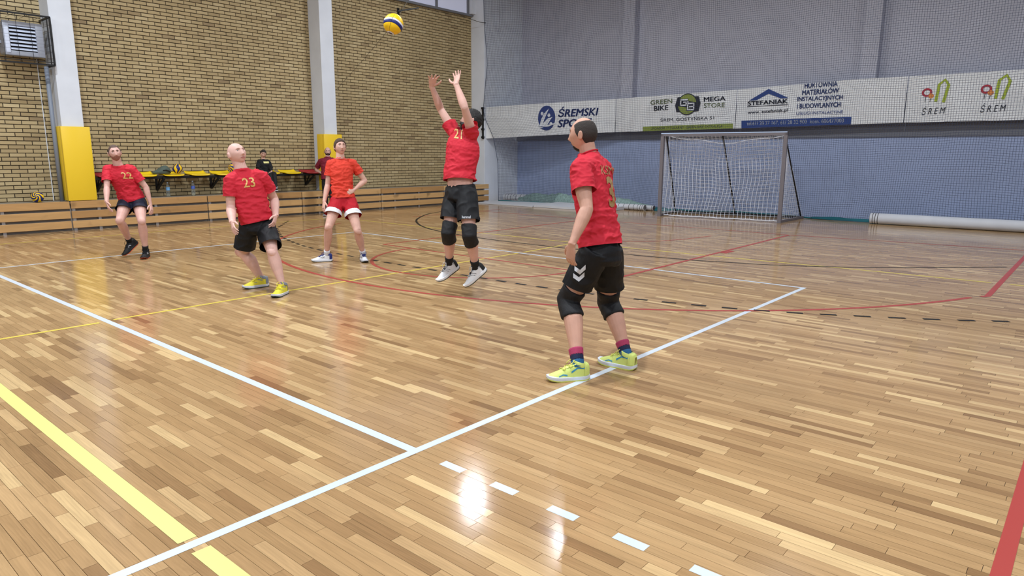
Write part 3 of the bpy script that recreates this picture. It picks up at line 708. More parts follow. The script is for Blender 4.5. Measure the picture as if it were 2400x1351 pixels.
def word(txt, BLc, BRc, TLc, material, parent, shear=0.0, bold=0.0, off=0.014, cut=0.0, spacing=1.0):
    vs, fs = text_mesh(txt, 1.0, shear, 1.0, 0.0, spacing)
    if bold:
        n0 = len(vs); v0, f0 = list(vs), list(fs)
        for dx, dy in ((bold, 0), (-bold, 0), (0, bold*.7), (0, -bold*.7)): o_ = len(vs); vs += [(x+dx, y+dy) for x, y in v0]; fs += [tuple(o_+i for i in f) for f in f0]
    xs = [v[0] for v in vs]; ys = [v[1] for v in vs]; x0, x1, y0, y1 = min(xs), max(xs), min(ys), max(ys)
    BLc, BRc, TLc = map(np.array, (BLc, BRc, TLc)); out = []
    for x, y in vs:
        q = BLc+(BRc-BLc)*(x-x0)/(x1-x0)+(TLc-BLc)*(y-y0)/(y1-y0); zz = q[1]
        if cut: zz = min(zz, zt(q[0])-0.004)
        out.append((bx(q[0], off), q[0], zz))
    return mesh_obj('lettering', out, fs, material, parent)
def ellipse(c, ry, rz, n=32, a0=0, a1=360): return [(c[0]-ry*math.cos(math.radians(a0+(a1-a0)*k/n)), c[1]+rz*math.sin(math.radians(a0+(a1-a0)*k/n))) for k in range(n if a1-a0 == 360 else n+1)]
# banner 1
c = (10.757, 2.615)
flat(ellipse(c, 0.268, 0.372), M_navy, ban1, 'emblem')
def E1(u, w): return (c[0]-u*0.268, c[1]+w*0.372)      # emblem coordinates -1..1
flat([E1(*p) for p in [(-0.82,-0.66),(-0.62,-0.1),(-0.3,0.35),(0.05,0.62),(0.28,0.76),(0.02,0.35),(-0.22,-0.05),(-0.4,-0.42),(0.1,-0.05),(0.72,0.1),(0.45,-0.15),(0.2,-0.45),(-0.1,-0.78),(-0.5,-0.8)]], M_wprint, ban1, 'emblem_figure', 0.016)
for p in ((-0.52, 0.36), (0.28, 0.22), (0.52, -0.46)): flat(ellipse(E1(*p), 0.043, 0.053, 14), M_wprint, ban1, 'emblem_dot', 0.016)
for k, dz in enumerate((-0.70, -0.86)):
    w_ = 1.0-0.16*k; up = [E1((-1+0.1*i)*w_+0.02, dz+(0.10*((i-10)/10)**2 if i < 10 else 0.20*((i-10)/10)**1.4)) for i in range(20)]
    lo = [E1((-1+0.1*i)*w_+0.02, dz-0.10*math.sin(math.pi*i/19)+(0.10*((i-10)/10)**2 if i < 10 else 0.20*((i-10)/10)**1.4)) for i in range(19, -1, -1)]
    flat(up+lo, M_wprint if False else M_navy, ban1, 'emblem_wave', 0.018)
flat([E1(*p) for p in [(-1.02,-0.62),(-0.6,-0.80),(0.0,-0.78),(0.5,-0.60),(0.98,-0.5),(0.98,-0.44),(0.5,-0.46),(0.0,-0.6),(-0.6,-0.68)]], M_ban, ban1, 'emblem_gap', 0.017)
word('ŚREMSKI', (10.406, 2.634), (9.199, 2.663), (10.384, 2.94), M_navy, ban1, 0.12, 0.03)
word('SPORT', (10.414, 2.331), (9.392, 2.357), (10.392, 2.565), M_navy, ban1, 0.12, 0.03)
# banner 2
word('GREEN', (7.548, 2.91), (6.874, 2.928), (7.554, 3.032), M_sage, ban2, 0, 0.012); word('BIKE', (7.431, 2.742), (6.982, 2.749), (7.438, 2.876), M_ink, ban2, 0, 0.015)
gc = (6.425, 2.88)
flat([(gc[0]+0.36, gc[1]-0.02), (gc[0]+0.30, gc[1]+0.19), (gc[0]+0.16, gc[1]+0.20), (gc[0]-0.22, gc[1]+0.20), (gc[0]-0.32, gc[1]+0.20), (gc[0]-0.385, gc[1]+0.02), (gc[0]-0.34, gc[1]-0.19), (gc[0]-0.2, gc[1]-0.20), (gc[0]+0.2, gc[1]-0.20), (gc[0]+0.31, gc[1]-0.20)], M_ink, ban2, 'emblem', 0.012)
flat(ellipse(gc, 0.29, 0.285), M_ink, ban2, 'emblem_ring', 0.014)
flat(ellipse(gc, 0.265, 0.26, 30, 10, 150), M_olive, ban2, 'emblem_field', 0.016); flat(ellipse(gc, 0.265, 0.26, 30, 190, 330), M_olive, ban2, 'emblem_field', 0.016)
def G2(u, w): return (gc[0]-u, gc[1]+w)
def blocky(segs, wd, material, off):
    for (a, b) in segs:
        a = np.array(a); b = np.array(b); d_ = (b-a)/max(np.linalg.norm(b-a), 1e-6); nn = np.array([-d_[1], d_[0]])*wd/2; a = a-d_*wd/2; b = b+d_*wd/2
        flat([G2(*p) for p in (a+nn, b+nn, b-nn, a-nn)], material, ban2, 'emblem_letter', off)
gs = [((0.00, 0.12), (-0.19, 0.12)), ((-0.19, 0.12), (-0.19, -0.02)), ((-0.19, -0.02), (-0.03, -0.02)), ((-0.03, -0.02), (-0.03, 0.055)), ((-0.03, 0.055), (-0.10, 0.055))]
bs_ = [((0.02, 0.02), (0.20, 0.02)), ((0.20, 0.02), (0.20, -0.15)), ((0.20, -0.15), (0.02, -0.15)), ((0.02, 0.06), (0.02, -0.15)), ((0.08, -0.065), (0.20, -0.065))]
blocky(gs+bs_, 0.062, M_ink, 0.018); blocky(gs+bs_, 0.034, M_wprint, 0.020)
word('MEGA', (5.948, 2.922), (5.342, 2.928), (5.955, 3.043), M_ink, ban2, 0, 0.02); word('STORE', (5.938, 2.767), (5.354, 2.761), (5.945, 2.883), M_sage, ban2, 0, 0.012)
word('ŚREM, GOSTYŃSKA 51', (7.215, 2.425), (5.629, 2.445), (7.221, 2.552), M_ink, ban2, 0, 0.0)
flat([(7.757, 2.186), (5.095, 2.212), (5.105, 2.341), (7.765, 2.317)], M_olive, ban2, 'green_strip')
word('SPONSOR TYTULARNY  GREEN BIKE EXTRALIGA', (7.487, 2.222), (5.379, 2.246), (7.49, 2.29), M_ink, ban2, 0.15, 0.0)
# banner 3
flat([(4.716, 2.90), (4.233, 3.163), (3.73, 2.92), (3.92, 2.92), (4.228, 3.045), (4.526, 2.90)], M_blue2, ban3, 'roof_emblem')
word('STEFANIAK', (4.739, 2.774), (3.73, 2.795), (4.747, 2.88), M_ink, ban3, 0, 0.03)
flat([(4.748, 2.742), (3.727, 2.756), (3.727, 2.770), (4.748, 2.756)], M_ink, ban3, 'rule')
word('www. estefaniak.pl', (4.723, 2.54), (3.723, 2.57), (4.729, 2.645), M_ink, ban3, 0, 0.012)
for txt, a, b, t_ in (('HURTOWNIA', (3.36, 3.125), (2.611, 3.132), (3.371, 3.262)), ('MATERIAŁÓW', (3.407, 2.967), (2.559, 2.979), (3.418, 3.115)), ('INSTALACYJNYCH', (3.506, 2.80), (2.459, 2.80), (3.516, 2.932)), ('I BUDOWLANYCH', (3.502, 2.648), (2.492, 2.659), (3.512, 2.765))):
    word(txt, a, b, t_, M_blue2, ban3, 0.08, 0.025, cut=1 if txt[0] == 'H' else 0)
word('USŁUGI INSTALACYJNE', (3.499, 2.48), (2.43, 2.486), (3.506, 2.572), M_blue2, ban3, 0.05, 0.0)
flat([(4.867, 2.215), (2.238, 2.25), (2.237, 2.422), (4.881, 2.405)], M_blue2, ban3, 'blue_strip')
word('tel.61/ 28 37 167, 61/ 28 32 900  kom. 606477003', (4.726, 2.265), (2.393, 2.283), (4.733, 2.375), M_wprint, ban3, 0, 0.01)
# banner 4
for k, (rc, gt) in enumerate((((0.743, 2.894), [(0.559, 2.687), (0.526, 3.053), (0.425, 3.144), (0.35, 3.033), (0.413, 2.672)]), ((-0.337, 2.907), [(-0.516, 2.701), (-0.545, 3.074), (-0.657, 3.169), (-0.729, 3.046), (-0.641, 2.686)]))):
    o_, i_ = ellipse(rc, 0.10, 0.092, 24), ellipse(rc, 0.058, 0.052, 24)
    mesh_obj('emblem_ring', [(bx(y, 0.012), y, z) for y, z in o_+i_], [(j, 24+j, 24+(j+1) % 24, (j+1) % 24) for j in range(24)], M_crim, ban4)
    flat(ellipse((rc[0]-0.085, rc[1]-0.077), 0.052, 0.052, 16), M_oran, ban4, 'emblem_dot', 0.014)
    for dy, za, zz in ((0.02, -0.09, -0.20), (-0.075, -0.13, -0.20)): flat([(rc[0]+dy, rc[1]+za), (rc[0]+dy-0.01, rc[1]+za), (rc[0]+dy-0.005, rc[1]+zz), (rc[0]+dy+0.006, rc[1]+zz)], M_ink, ban4, 'emblem_stem')
    w_ = 0.058; vs = []
    for j, p in enumerate(gt):
        p = np.array(p); a = np.array(gt[max(j-1, 0)]); b = np.array(gt[min(j+1, 4)]); d_ = b-a; d_ /= np.linalg.norm(d_); nn = np.array([-d_[1], d_[0]])*w_/2
        vs += [(bx(p[0], 0.012), *(p+nn)), (bx(p[0], 0.012), *(p-nn))]
    mesh_obj('emblem_gate', vs, [(2*j, 2*j+1, 2*j+3, 2*j+2) for j in range(4)], M_lime, ban4)
    t3 = ((0.80, 2.415), (0.356, 2.437), (0.80, 2.60)) if k == 0 else ((-0.279, 2.433), (-0.72, 2.444), (-0.275, 2.62))
    word('ŚREM', *t3, M_ink, ban4, 0.2, 0.0, spacing=1.5)
for k, y in enumerate((12.77,)):
    bt_ = MB(); bt_.box(14.12, 14.165, 12.76, 12.80, 2.0, 2.98)
    for z in (2.05, 2.3, 2.6, 2.95): bt_.box(14.10, 14.17, 12.74, 12.82, z-0.03, z+0.03)
    o = bt_.build('banner_batten', M_black); tag(o, 'black clamping batten holding the left banner edge at the corner', 'batten')

# ------------------------------------------------------------------ ball stop net in front of the end wall
M_bnet = mat('dark blue grey net twine', (52, 60, 84), 0.8)
ys = np.arange(12.74, -7.0, -0.05); zs = np.concatenate([np.arange(0.04, 7.45, 0.05)])
def netx(y, z):
    base = np.interp(-y, [-12.76, -8.7, 8.0], [14.17, 15.40, 15.52])
    w_ = 0.05*np.sin(y*1.3+z*0.7)+0.03*np.sin(y*3.1-z*1.9)+0.02*np.sin(z*4.3+y*0.8)
    return base-0.03-np.clip(w_, -0.06, 0.10)*np.where(y > 12.2, 0.2, 1)
def left_edge(z):   # the loose left edge of the net curves in and out
    return np.interp(z, [0, 0.13, 1.28, 2.08, 2.71, 3.0, 4.3, 5.5, 6.2, 7.5], [12.24, 12.24, 12.29, 12.43, 12.72, 12.74, 12.63, 12.70, 12.73, 12.74])
Yg, Zg = np.meshgrid(ys, zs, indexing='ij'); tt = (12.74-Yg)/(12.74+7.0); le = left_edge(Zg)
Yw = np.where(Yg > 9, le-(12.74-Yg)/(12.74-9)*(le-9), Yg)
Yw = Yw+0.012*np.sin(Zg*2.3+Yg*1.1)+0.02*np.sin(Yg*2.0+Zg*1.4)*(Yg < 12); Zw = Zg+0.02*np.sin(Yg*1.7+Zg*0.9)+0.012*np.sin(Yg*4.1-Zg*2.2)
grid = np.stack([netx(Yw, Zw), Yw, Zw], -1)
cols = grid[:, ::2]; rows_ = grid[::3]
def lines_only(G_, r):
    n, m_ = G_.shape[:2]; d = np.gradient(G_, axis=1); d /= np.linalg.norm(d, axis=2, keepdims=True)
    ref = np.array([1.0, 0.05, 0.02]); a = np.cross(d, ref); a /= np.linalg.norm(a, axis=2, keepdims=True); b = np.cross(d, a)
    vs = np.stack([G_+r*(math.cos(t)*a+math.sin(t)*b) for t in (0.5, 2.594, 4.689)], 2).reshape(-1, 3); idx = np.arange(n*m_*3).reshape(n, m_, 3)
    return vs, np.concatenate([np.stack([idx[:, :-1, k], idx[:, :-1, (k+1) % 3], idx[:, 1:, (k+1) % 3], idx[:, 1:, k]], -1).reshape(-1, 4) for k in range(3)])
va, qa = lines_only(cols, 0.0030); vb, qb = lines_only(np.transpose(rows_, (1, 0, 2)), 0.0030)
net = thing('ball_stop_net', 'tall dark meshed ball stop net hanging across the whole end wall', 'net', (15.4, 3, 0))
o = fast_mesh('mesh', np.concatenate([va, vb]), np.concatenate([qa, qb+len(va)]), M_bnet); tag(o, kind='stuff')
edge = MB().tube([tuple(p) for p in grid[0, ::4]], 0.010, 6).build('edge_rope', mat('net edge rope', (64, 72, 92), 0.8), smooth=True)
foot = MB().tube([tuple(p+np.array((0, 0, 0.0))) for p in grid[::4, 0]], 0.018, 6).build('foot_rope', mat('teal net rope', (22, 92, 100), 0.8), smooth=True)
adopt(net, o, edge, foot)
tie = MB().tube([(14.19, 12.70, 5.51), (13.95, 12.73, 5.50), (13.62, 13.0, 5.62), (13.45, 13.28, 5.78)], 0.008, 6).build('tie_cord', mat('dark cord', (70, 64, 54), 0.8), smooth=True); tag(tie, 'dark cord tying the net corner to the window jamb', 'cord')

# ------------------------------------------------------------------ mats and carpet rolls on the floor
M_mat = mat('pale grey mat', (196, 198, 204), 0.7, bump=(120, 0.08), vary=(3, 0.04)); M_stripe = mat('dark mat edge', (52, 46, 44), 0.7); M_mesh = mat('green net heap', (128, 152, 148), 0.85, bump=(90, 0.6), vary=(22, 0.25))
M_teal = mat('teal cloth', (18, 92, 104), 0.75)
def mat_slab(pts_f, pts_b, h, lab):
    n = len(pts_f); vs = []
    for a, b in zip(pts_f, pts_b): vs += [(*a, 0.004), (*a, h), (*b, h*1.6), (*b, 0.004)]
    fs = [(i*4+k, i*4+(k+1) % 4, (i+1)*4+(k+1) % 4, (i+1)*4+k) for i in range(n-1) for k in range(4)]+[(3, 2, 1, 0), tuple((n-1)*4+k for k in range(4))]
    o = mesh_obj('floor_mat', vs, fs, M_mat, smooth=False); tag(o, lab, 'mat', 'grey mats along the end wall'); return o
mat_slab([(13.45, 12.40), (13.46, 11.3), (13.50, 10.2)], [(14.75, 12.45), (14.78, 11.3), (14.7, 10.2)], 0.035, 'flat pale grey mat with pointed end beside the corner bench')
mat_slab([(13.52, 10.17), (13.58, 8.9), (13.72, 7.75)], [(14.7, 10.17), (14.65, 8.9), (14.6, 7.75)], 0.06, 'flat pale grey mat behind the standing player with number 3')
def roll(pts, r, lab, stripes, group, end_m=M_stripe, turns=3):
    t = thing('carpet_roll', lab, 'carpet roll', pts[0], group); ob = [MB().tube(pts, r, 22).build('roll', M_mat)]; shade_auto(ob[0])
    P_ = [V(p) for p in pts]; Ls = [(P_[i+1]-P_[i]).length for i in range(len(P_)-1)]; tot = sum(Ls)
    def on(s):
        for i, l in enumerate(Ls):
            if s <= l or i == len(Ls)-1: return P_[i]+(P_[i+1]-P_[i])*(s/l)
            s -= l
    for s in stripes:
        ob.append(MB().tube([on(s*tot), on(min(1, s+0.012/tot*1.0)*tot) if s < 0.99 else on(tot)], r+0.003, 22).build('stripe', M_stripe))
    for e, d in ((P_[0], P_[1]-P_[0]), (P_[-1], P_[-2]-P_[-1])):
        d.normalize(); u = d.orthogonal().normalized(); w = d.cross(u); sp = []
        for k in range(turns*16+1): a = 2*math.pi*k/16; rr = r*(0.15+0.8*k/(turns*16)); sp.append(e-d*0.002+(u*math.cos(a)+w*math.sin(a))*rr)
        ob.append(MB().tube(sp, 0.006, 4).build('roll_spiral', M_stripe))
    adopt(t, *ob)
GRP = 'rolled carpets along the end wall'
roll([(14.95, 12.55, 0.125), (15.08, 11.2, 0.125)], 0.12, 'rolled grey mat with dark stripes on its left end in the corner', [0.06, .14, .22, .30, .38, .50, .64, .80], GRP)
roll([(14.62, 7.10, 0.085), (14.78, 9.3, 0.085)], 0.08, 'striped rolled mat end lying left of the goal, nearer one', [0.02, .05, .09, .15, .22, .30, .38, .46], GRP)
roll([(14.80, 6.92, 0.075), (14.98, 9.3, 0.075)], 0.07, 'thinner rolled mat end lying behind the striped one by the goal', [0.015], GRP)
roll([(15.06, 1.50, 0.125), (15.19, -1.4, 0.125), (15.3, -5.0, 0.125)], 0.12, 'long pale grey carpet roll with three dark end stripes, right of the goal', [0.008, 0.016, 0.024], GRP)
def heap(path, w, h, lab, material, seed, name='net_heap', kind=None):
    nu_, nv_ = 90, 14; vs = []
    P_ = np.array(path, float); s_ = np.linspace(0, len(P_)-1, nu_+1)
    for i, s in enumerate(s_):
        x = np.interp(s, range(len(P_)), P_[:, 0]); y = np.interp(s, range(len(P_)), P_[:, 1]); k = np.interp(s, range(len(P_)), P_[:, 2])
        for j in range(nv_+1):
            a = math.pi*j/nv_; n_ = noise.noise(V((y*1.8+seed, a*1.3, seed)))*0.35+noise.noise(V((y*6, a*3, seed+4)))*0.15
            vs.append((x-math.cos(a)*w*k*(1+0.3*n_), y, 0.006+math.sin(a)**0.8*h*k*(1+n_)))
    fs = [(i*(nv_+1)+j, (i+1)*(nv_+1)+j, (i+1)*(nv_+1)+j+1, i*(nv_+1)+j+1) for i in range(nu_) for j in range(nv_)]
    fs.append(tuple(range(nv_+1))); fs.append(tuple(nu_*(nv_+1)+j for j in range(nv_, -1, -1)))
    o = mesh_obj(name, vs, fs, material, smooth=True); tag(o, lab, 'net', kind=kind); return o
heap([(14.95, 11.9, 0.5), (15.0, 11.3, 0.9), (15.02, 10.4, 0.95), (14.98, 9.2, 1.0), (14.98, 8.2, 1.0), (14.97, 7.3, 0.55), (15.0, 6.75, 0.15)], 0.24, 0.30, 'grey green folded net piled over the rolled mats left of the goal', M_mesh, 2.0)
hp = heap([(14.98, 8.0, 0.5), (14.95, 7.3, 0.9), (14.95, 6.8, 0.9), (15.0, 6.3, 0.4)], 0.16, 0.10, 'dark teal cloth edge spilling from the net pile toward the goal', M_teal, 5.0, 'teal_cloth')
hp['category'] = 'cloth'
hq = heap([(15.38, 2.9, 0.6), (15.36, 2.2, 1.0), (15.36, 1.2, 0.8), (15.38, 0.0, 1.6), (15.40, -1.0, 1.2), (15.4, -3.0, 1.0)], 0.05, 0.07, 'dark teal hem of the wall net gathered on the floor right of the goal', M_teal, 9.0, 'teal_cloth')
hq['category'] = 'cloth'
# ------------------------------------------------------------------ people
POSES = {"p22":{"pelvis":[1.843,8.298,0.819],"neck":[1.689,8.283,1.321],"head":[1.651,8.255,1.501],"shR":[1.569,8.358,1.267],"shL":[1.826,8.186,1.272],"hipR":[1.777,8.318,0.79],"hipL":[1.893,8.248,0.794],"ankR":[1.748,8.306,0.216],"kneR":[1.566,8.086,0.551],"toeR":[1.624,8.285,0.046],"elbR":[1.49,8.233,1.013],"wriR":[1.415,8.069,0.826],"hanR":[1.411,7.975,0.676],"ankL":[1.846,8.012,0.138],"kneL":[1.798,7.929,0.533],"toeL":[1.75,7.849,0.045],"elbL":[1.974,8.117,1.014],"wriL":[1.994,8.059,0.761],"hanL":[1.973,7.968,0.612]},"p23":{"pelvis":[1.747,4.625,0.747],"neck":[1.65,4.693,1.33],"head":[1.62,4.715,1.5],"shR":[1.514,4.681,1.232],"shL":[1.815,4.574,1.261],"hipR":[1.664,4.618,0.716],"hipL":[1.809,4.575,0.718],"ankR":[1.798,4.697,0.087],"kneR":[1.64,4.765,0.408],"toeR":[1.583,4.711,0.026],"elbR":[1.485,4.67,0.921],"wriR":[1.382,4.454,0.785],"hanR":[1.322,4.32,0.668],"ankL":[1.725,4.127,0.143],"kneL":[1.704,4.254,0.46],"toeL":[1.566,4.006,0.042],"elbL":[1.974,4.609,0.994],"wriL":[1.867,4.42,0.824],"hanL":[1.772,4.336,0.686]},"p25":{"pelvis":[3.654,5.663,0.87],"neck":[3.707,5.769,1.435],"head":[3.707,5.757,1.601],"shR":[3.574,5.809,1.364],"shL":[3.854,5.674,1.369],"hipR":[3.575,5.697,0.836],"hipL":[3.726,5.615,0.833],"ankR":[3.409,5.766,0.154],"kneR":[3.339,5.585,0.506],"toeR":[3.239,5.857,0.047],"elbR":[3.523,5.829,1.073],"wriR":[3.415,5.772,0.847],"hanR":[3.361,5.735,0.685],"ankL":[3.799,5.437,0.151],"kneL":[3.641,5.336,0.453],"toeL":[3.717,5.276,0.047],"elbL":[3.998,5.602,1.127],"wriL":[3.775,5.571,1.002],"hanL":[3.612,5.518,0.974]},"p21":{"pelvis":[2.963,2.614,1.147],"neck":[3.071,2.664,1.737],"head":[3.137,2.621,1.852],"shR":[3.095,2.841,1.741],"shL":[3.027,2.503,1.708],"hipR":[2.969,2.704,1.108],"hipL":[2.947,2.511,1.103],"ankR":[2.945,2.783,0.337],"kneR":[2.795,2.629,0.701],"toeR":[2.793,2.82,0.184],"elbR":[3.084,3.029,1.982],"wriR":[2.939,3.009,2.21],"hanR":[2.877,2.905,2.348],"ankL":[3.02,2.458,0.322],"kneL":[2.838,2.365,0.692],"toeL":[2.908,2.521,0.14],"elbL":[2.871,2.457,1.966],"wriL":[2.878,2.583,2.205],"hanL":[2.972,2.645,2.351]},"p3":{"pelvis":[1.815,0.085,0.867],"neck":[1.851,0.235,1.512],"head":[1.835,0.279,1.646],"shR":[2.055,0.249,1.407],"shL":[1.641,0.157,1.422],"hipR":[1.897,0.088,0.831],"hipL":[1.712,0.076,0.852],"ankR":[1.943,-0.068,0.119],"kneR":[2.058,0.166,0.436],"toeR":[1.933,0.094,-0.022],"elbR":[2.111,0.336,1.126],"wriR":[1.976,0.275,0.906],"hanR":[2.029,0.313,0.738],"ankL":[1.508,0.047,0.17],"kneL":[1.7,0.271,0.494],"toeL":[1.367,0.144,0.011],"elbL":[1.559,0.043,1.157],"wriL":[1.414,0.053,0.935],"hanL":[1.449,0.095,0.763]},"boy":{"pelvis":[6.612,12.868,1.053],"neck":[6.598,12.943,1.355],"head":[6.602,12.933,1.496],"shR":[6.525,13.016,1.314],"shL":[6.699,12.891,1.315],"hipR":[6.57,12.913,1.042],"hipL":[6.651,12.82,1.043],"ankR":[6.439,12.342,0.71],"kneR":[6.536,12.548,1.02],"toeR":[6.373,12.216,0.657],"elbR":[6.421,12.888,1.166],"wriR":[6.461,12.717,1.078],"hanR":[6.497,12.59,1.06],"ankL":[6.5,12.275,0.72],"kneL":[6.589,12.467,1.031],"toeL":[6.433,12.149,0.668],"elbL":[6.65,12.725,1.176],"wriL":[6.585,12.568,1.079],"hanL":[6.465,12.516,1.052]},"stand":{"pelvis":[7.859,12.152,0.891],"neck":[7.928,12.23,1.421],"head":[7.948,12.247,1.556],"shR":[7.797,12.354,1.326],"shL":[8.027,12.091,1.339],"hipR":[7.806,12.204,0.859],"hipL":[7.91,12.084,0.86],"ankR":[7.699,12.093,0.07],"kneR":[7.753,12.142,0.444],"toeR":[7.566,11.957,0.002],"elbR":[7.786,12.54,1.115],"wriR":[7.799,12.308,1.024],"hanR":[7.783,12.14,1.007],"ankL":[7.838,12.006,0.056],"kneL":[7.871,12.043,0.443],"toeL":[7.725,11.848,-0.001],"elbL":[8.166,12.127,1.096],"wriL":[8.169,12.113,0.843],"hanL":[8.113,12.045,0.698]}}
class Vol:
    """closed rings collected into one volume mesh, later voxel-remeshed into one continuous skin"""
    def __init__(s): s.v = []; s.f = []
    def loft(s, rings, n=18, dome=0.0):
        """rings: (centre, side*rs, front*rf[, power]); consecutive rings bridged, ends capped"""
        o = len(s.v)
        for R in rings:
            c, a, b = V(R[0]), V(R[1]), V(R[2]); p = R[3] if len(R) > 3 else 1.0
            for k in range(n):
                t = 2*math.pi*k/n; ct, st = math.cos(t), math.sin(t)
                if p != 1.0: ct = math.copysign(abs(ct)**p, ct); st = math.copysign(abs(st)**p, st)
                s.v.append(c+a*ct+b*st)
        m = len(rings)
        for i in range(m-1):
            for k in range(n): s.f.append((o+i*n+k, o+i*n+(k+1) % n, o+(i+1)*n+(k+1) % n, o+(i+1)*n+k))
        s.f.append(tuple(o+k for k in range(n))[::-1]); s.f.append(tuple(o+(m-1)*n+k for k in range(n)))
        return s
    def ball(s, c, r, ax=None, n=12):
        c = V(c); ax = ax or (V((1, 0, 0)), V((0, 1, 0)), V((0, 0, 1))); rx, ry, rz = (r, r, r) if not isinstance(r, tuple) else r
        return s.loft([(c+ax[2]*(-rz*math.cos(math.pi*(i+.15)/(8+.3))), ax[0]*rx*math.sin(math.pi*(i+.15)/8.3), ax[1]*ry*math.sin(math.pi*(i+.15)/8.3)) for i in range(9)], n)
    def limb(s, A, B, prof, front, n=16):
        """prof: (t, side radius, front radius, front offset)"""
        A, B = V(A), V(B); d = (B-A).normalized(); f = V(front); f = (f-d*f.dot(d)); f = f.normalized() if f.length > 1e-4 else d.orthogonal().normalized(); sd = d.cross(f)
        return s.loft([(A.lerp(B, t)+f*off, sd*rs, f*rf) for t, rs, rf, off in prof], n)
    def remesh(s, name, voxel, smooth, mats, parent=None, factor=0.5):
        me = bpy.data.meshes.new(name); me.from_pydata([v[:] for v in s.v], [], s.f)
        bm = bmesh.new(); bm.from_mesh(me); bmesh.ops.recalc_face_normals(bm, faces=bm.faces[:]); bm.to_mesh(me); bm.free()
        o = bpy.data.objects.new(name, me); COL.objects.link(o)
        r = o.modifiers.new('r', 'REMESH'); r.mode = 'VOXEL'; r.voxel_size = voxel; r.use_smooth_shade = True
        if smooth: sm = o.modifiers.new('s', 'SMOOTH'); sm.factor = factor; sm.iterations = smooth
        dg = bpy.context.evaluated_depsgraph_get(); dg.update()
        nm = bpy.data.meshes.new_from_object(o.evaluated_get(dg)); bpy.data.objects.remove(o); bpy.data.meshes.remove(me)
        nm.name = name; nm.materials.clear(); nm.materials.append(mats)
        nm.polygons.foreach_set('use_smooth', [True]*len(nm.polygons))
        o = bpy.data.objects.new(name, nm); COL.objects.link(o)
        if parent: o.parent = parent
        return o

def cut_open(o, co, no, sel):
    """trim a garment to a clean edge: everything past the plane inside the selected region goes"""
    me = o.data; bm = bmesh.new(); bm.from_mesh(me); co, no = V(co), V(no).normalized()
    fs = [f for f in bm.faces if sel(f.calc_center_median())]
    geom = list({v for f in fs for v in f.verts})+list({e for f in fs for e in f.edges})+fs
    bmesh.ops.bisect_plane(bm, geom=geom, plane_co=co, plane_no=no, clear_outer=True)
    bm.to_mesh(me); bm.free(); me.polygons.foreach_set('use_smooth', [True]*len(me.polygons)); me.update()
def near_axis(A, B, r, t0, t1):
    A, B = V(A), V(B); d = B-A; L2 = d.length_squared
    def f(p):
        t = (p-A).dot(d)/L2; return t0 < t < t1 and (p-A-d*t).length < r
    return f

def crumple(o, amp, size, stretch=(1, 1, 1), seed=0.0, fn=None):
    """small cloth folds: moves vertices along their normals"""
    me = o.data; n = len(me.vertices); co = np.empty(n*3, np.float32); no = np.empty(n*3, np.float32)
    me.vertices.foreach_get('co', co); me.vertices.foreach_get('normal', no); co = co.reshape(-1, 3); no = no.reshape(-1, 3)
    d = np.empty(n, np.float32); st = V(stretch)
    for i in range(n):
        p = V(co[i]); q = V((p.x*st.x, p.y*st.y, p.z*st.z))/size+V((seed, seed*1.7, seed*.3))
        a = noise.noise(q); a = 1-abs(a)*2.6 if a > -0.38 else 0.0
        d[i] = amp*(a-0.35)*(fn(p) if fn else 1)
    co += no*d[:, None]; me.vertices.foreach_set('co', co.ravel()); me.update()

# ---- head: one parametrised surface in local axes (x right, y forward, z up), metres for a 1.8 m man
def head_pt(x, y, z):
    """(x,y,z) on the unit sphere -> head surface"""
    a, b, c = 0.078, 0.097, 0.115
    X, Y, Z = a*x, b*y, c*z
    lo = max(0, -z)
    X *= 1-0.26*lo**1.6
    if y < 0: Y *= 1-0.42*lo**1.2
    else: Y *= 1-0.05*lo
    if z > 0: Y *= 1+0.04*z*(1 if y < 0 else -1)
    fr = max(0.0, y)**0.7
    g = lambda u, s: math.exp(-(u/s)**2)
    ax = abs(X)
    d = 0
    nz = 0.0
    if -0.046 < Z < 0.026:
        t = (0.026-Z)/0.062; nz = 0.019*min(1, max(0, t))**1.3*g(X, 0.0085+0.006*max(0, t))
    nz += 0.007*g(X, 0.016)*g(Z+0.036, 0.011)
    if Z < -0.042: nz *= max(0, 1-(-0.042-Z)/0.007)
    d += nz
    d -= 0.009*g(ax-0.031, 0.015)*g(Z-0.010, 0.012)
    d += 0.004*g(Z-0.030, 0.010)*g(X, 0.045)
    d += 0.004*g(ax-0.048, 0.016)*g(Z+0.018, 0.018)
    d += 0.005*g(X, 0.024)*g(Z+0.066, 0.013) - 0.0035*g(X, 0.02)*g(Z+0.0665, 0.0035)
    d -= 0.004*g(X, 0.02)*g(Z+0.084, 0.007)
    d += 0.009*g(X, 0.024)*g(Z+0.102, 0.016)
    Y += d*fr
    return V((X, Y, Z))
HN, HM = 64, 48
def head_grid():
    pts = []
    for j in range(HM+1):
        el = -math.pi/2+math.pi*j/HM
        for i in range(HN):
            az = 2*math.pi*i/HN; pts.append(head_pt(math.sin(az)*math.cos(el), math.cos(az)*math.cos(el), math.sin(el)))
    return pts
HEAD = head_grid()
HFACE = [(j*HN+i, j*HN+(i+1) % HN, (j+1)*HN+(i+1) % HN, (j+1)*HN+i) for j in range(HM) for i in range(HN)]
def head_normals():
    bm = bmesh.new(); vs = [bm.verts.new(p) for p in HEAD]
    for f in HFACE: bm.faces.new([vs[k] for k in f][::-1])
    bm.normal_update(); nn = [v.normal.copy() for v in vs]; bm.free()
    if nn[HN*24].dot(HEAD[HN*24]) < 0: nn = [-n for n in nn]
    return nn
HNORM = head_normals()
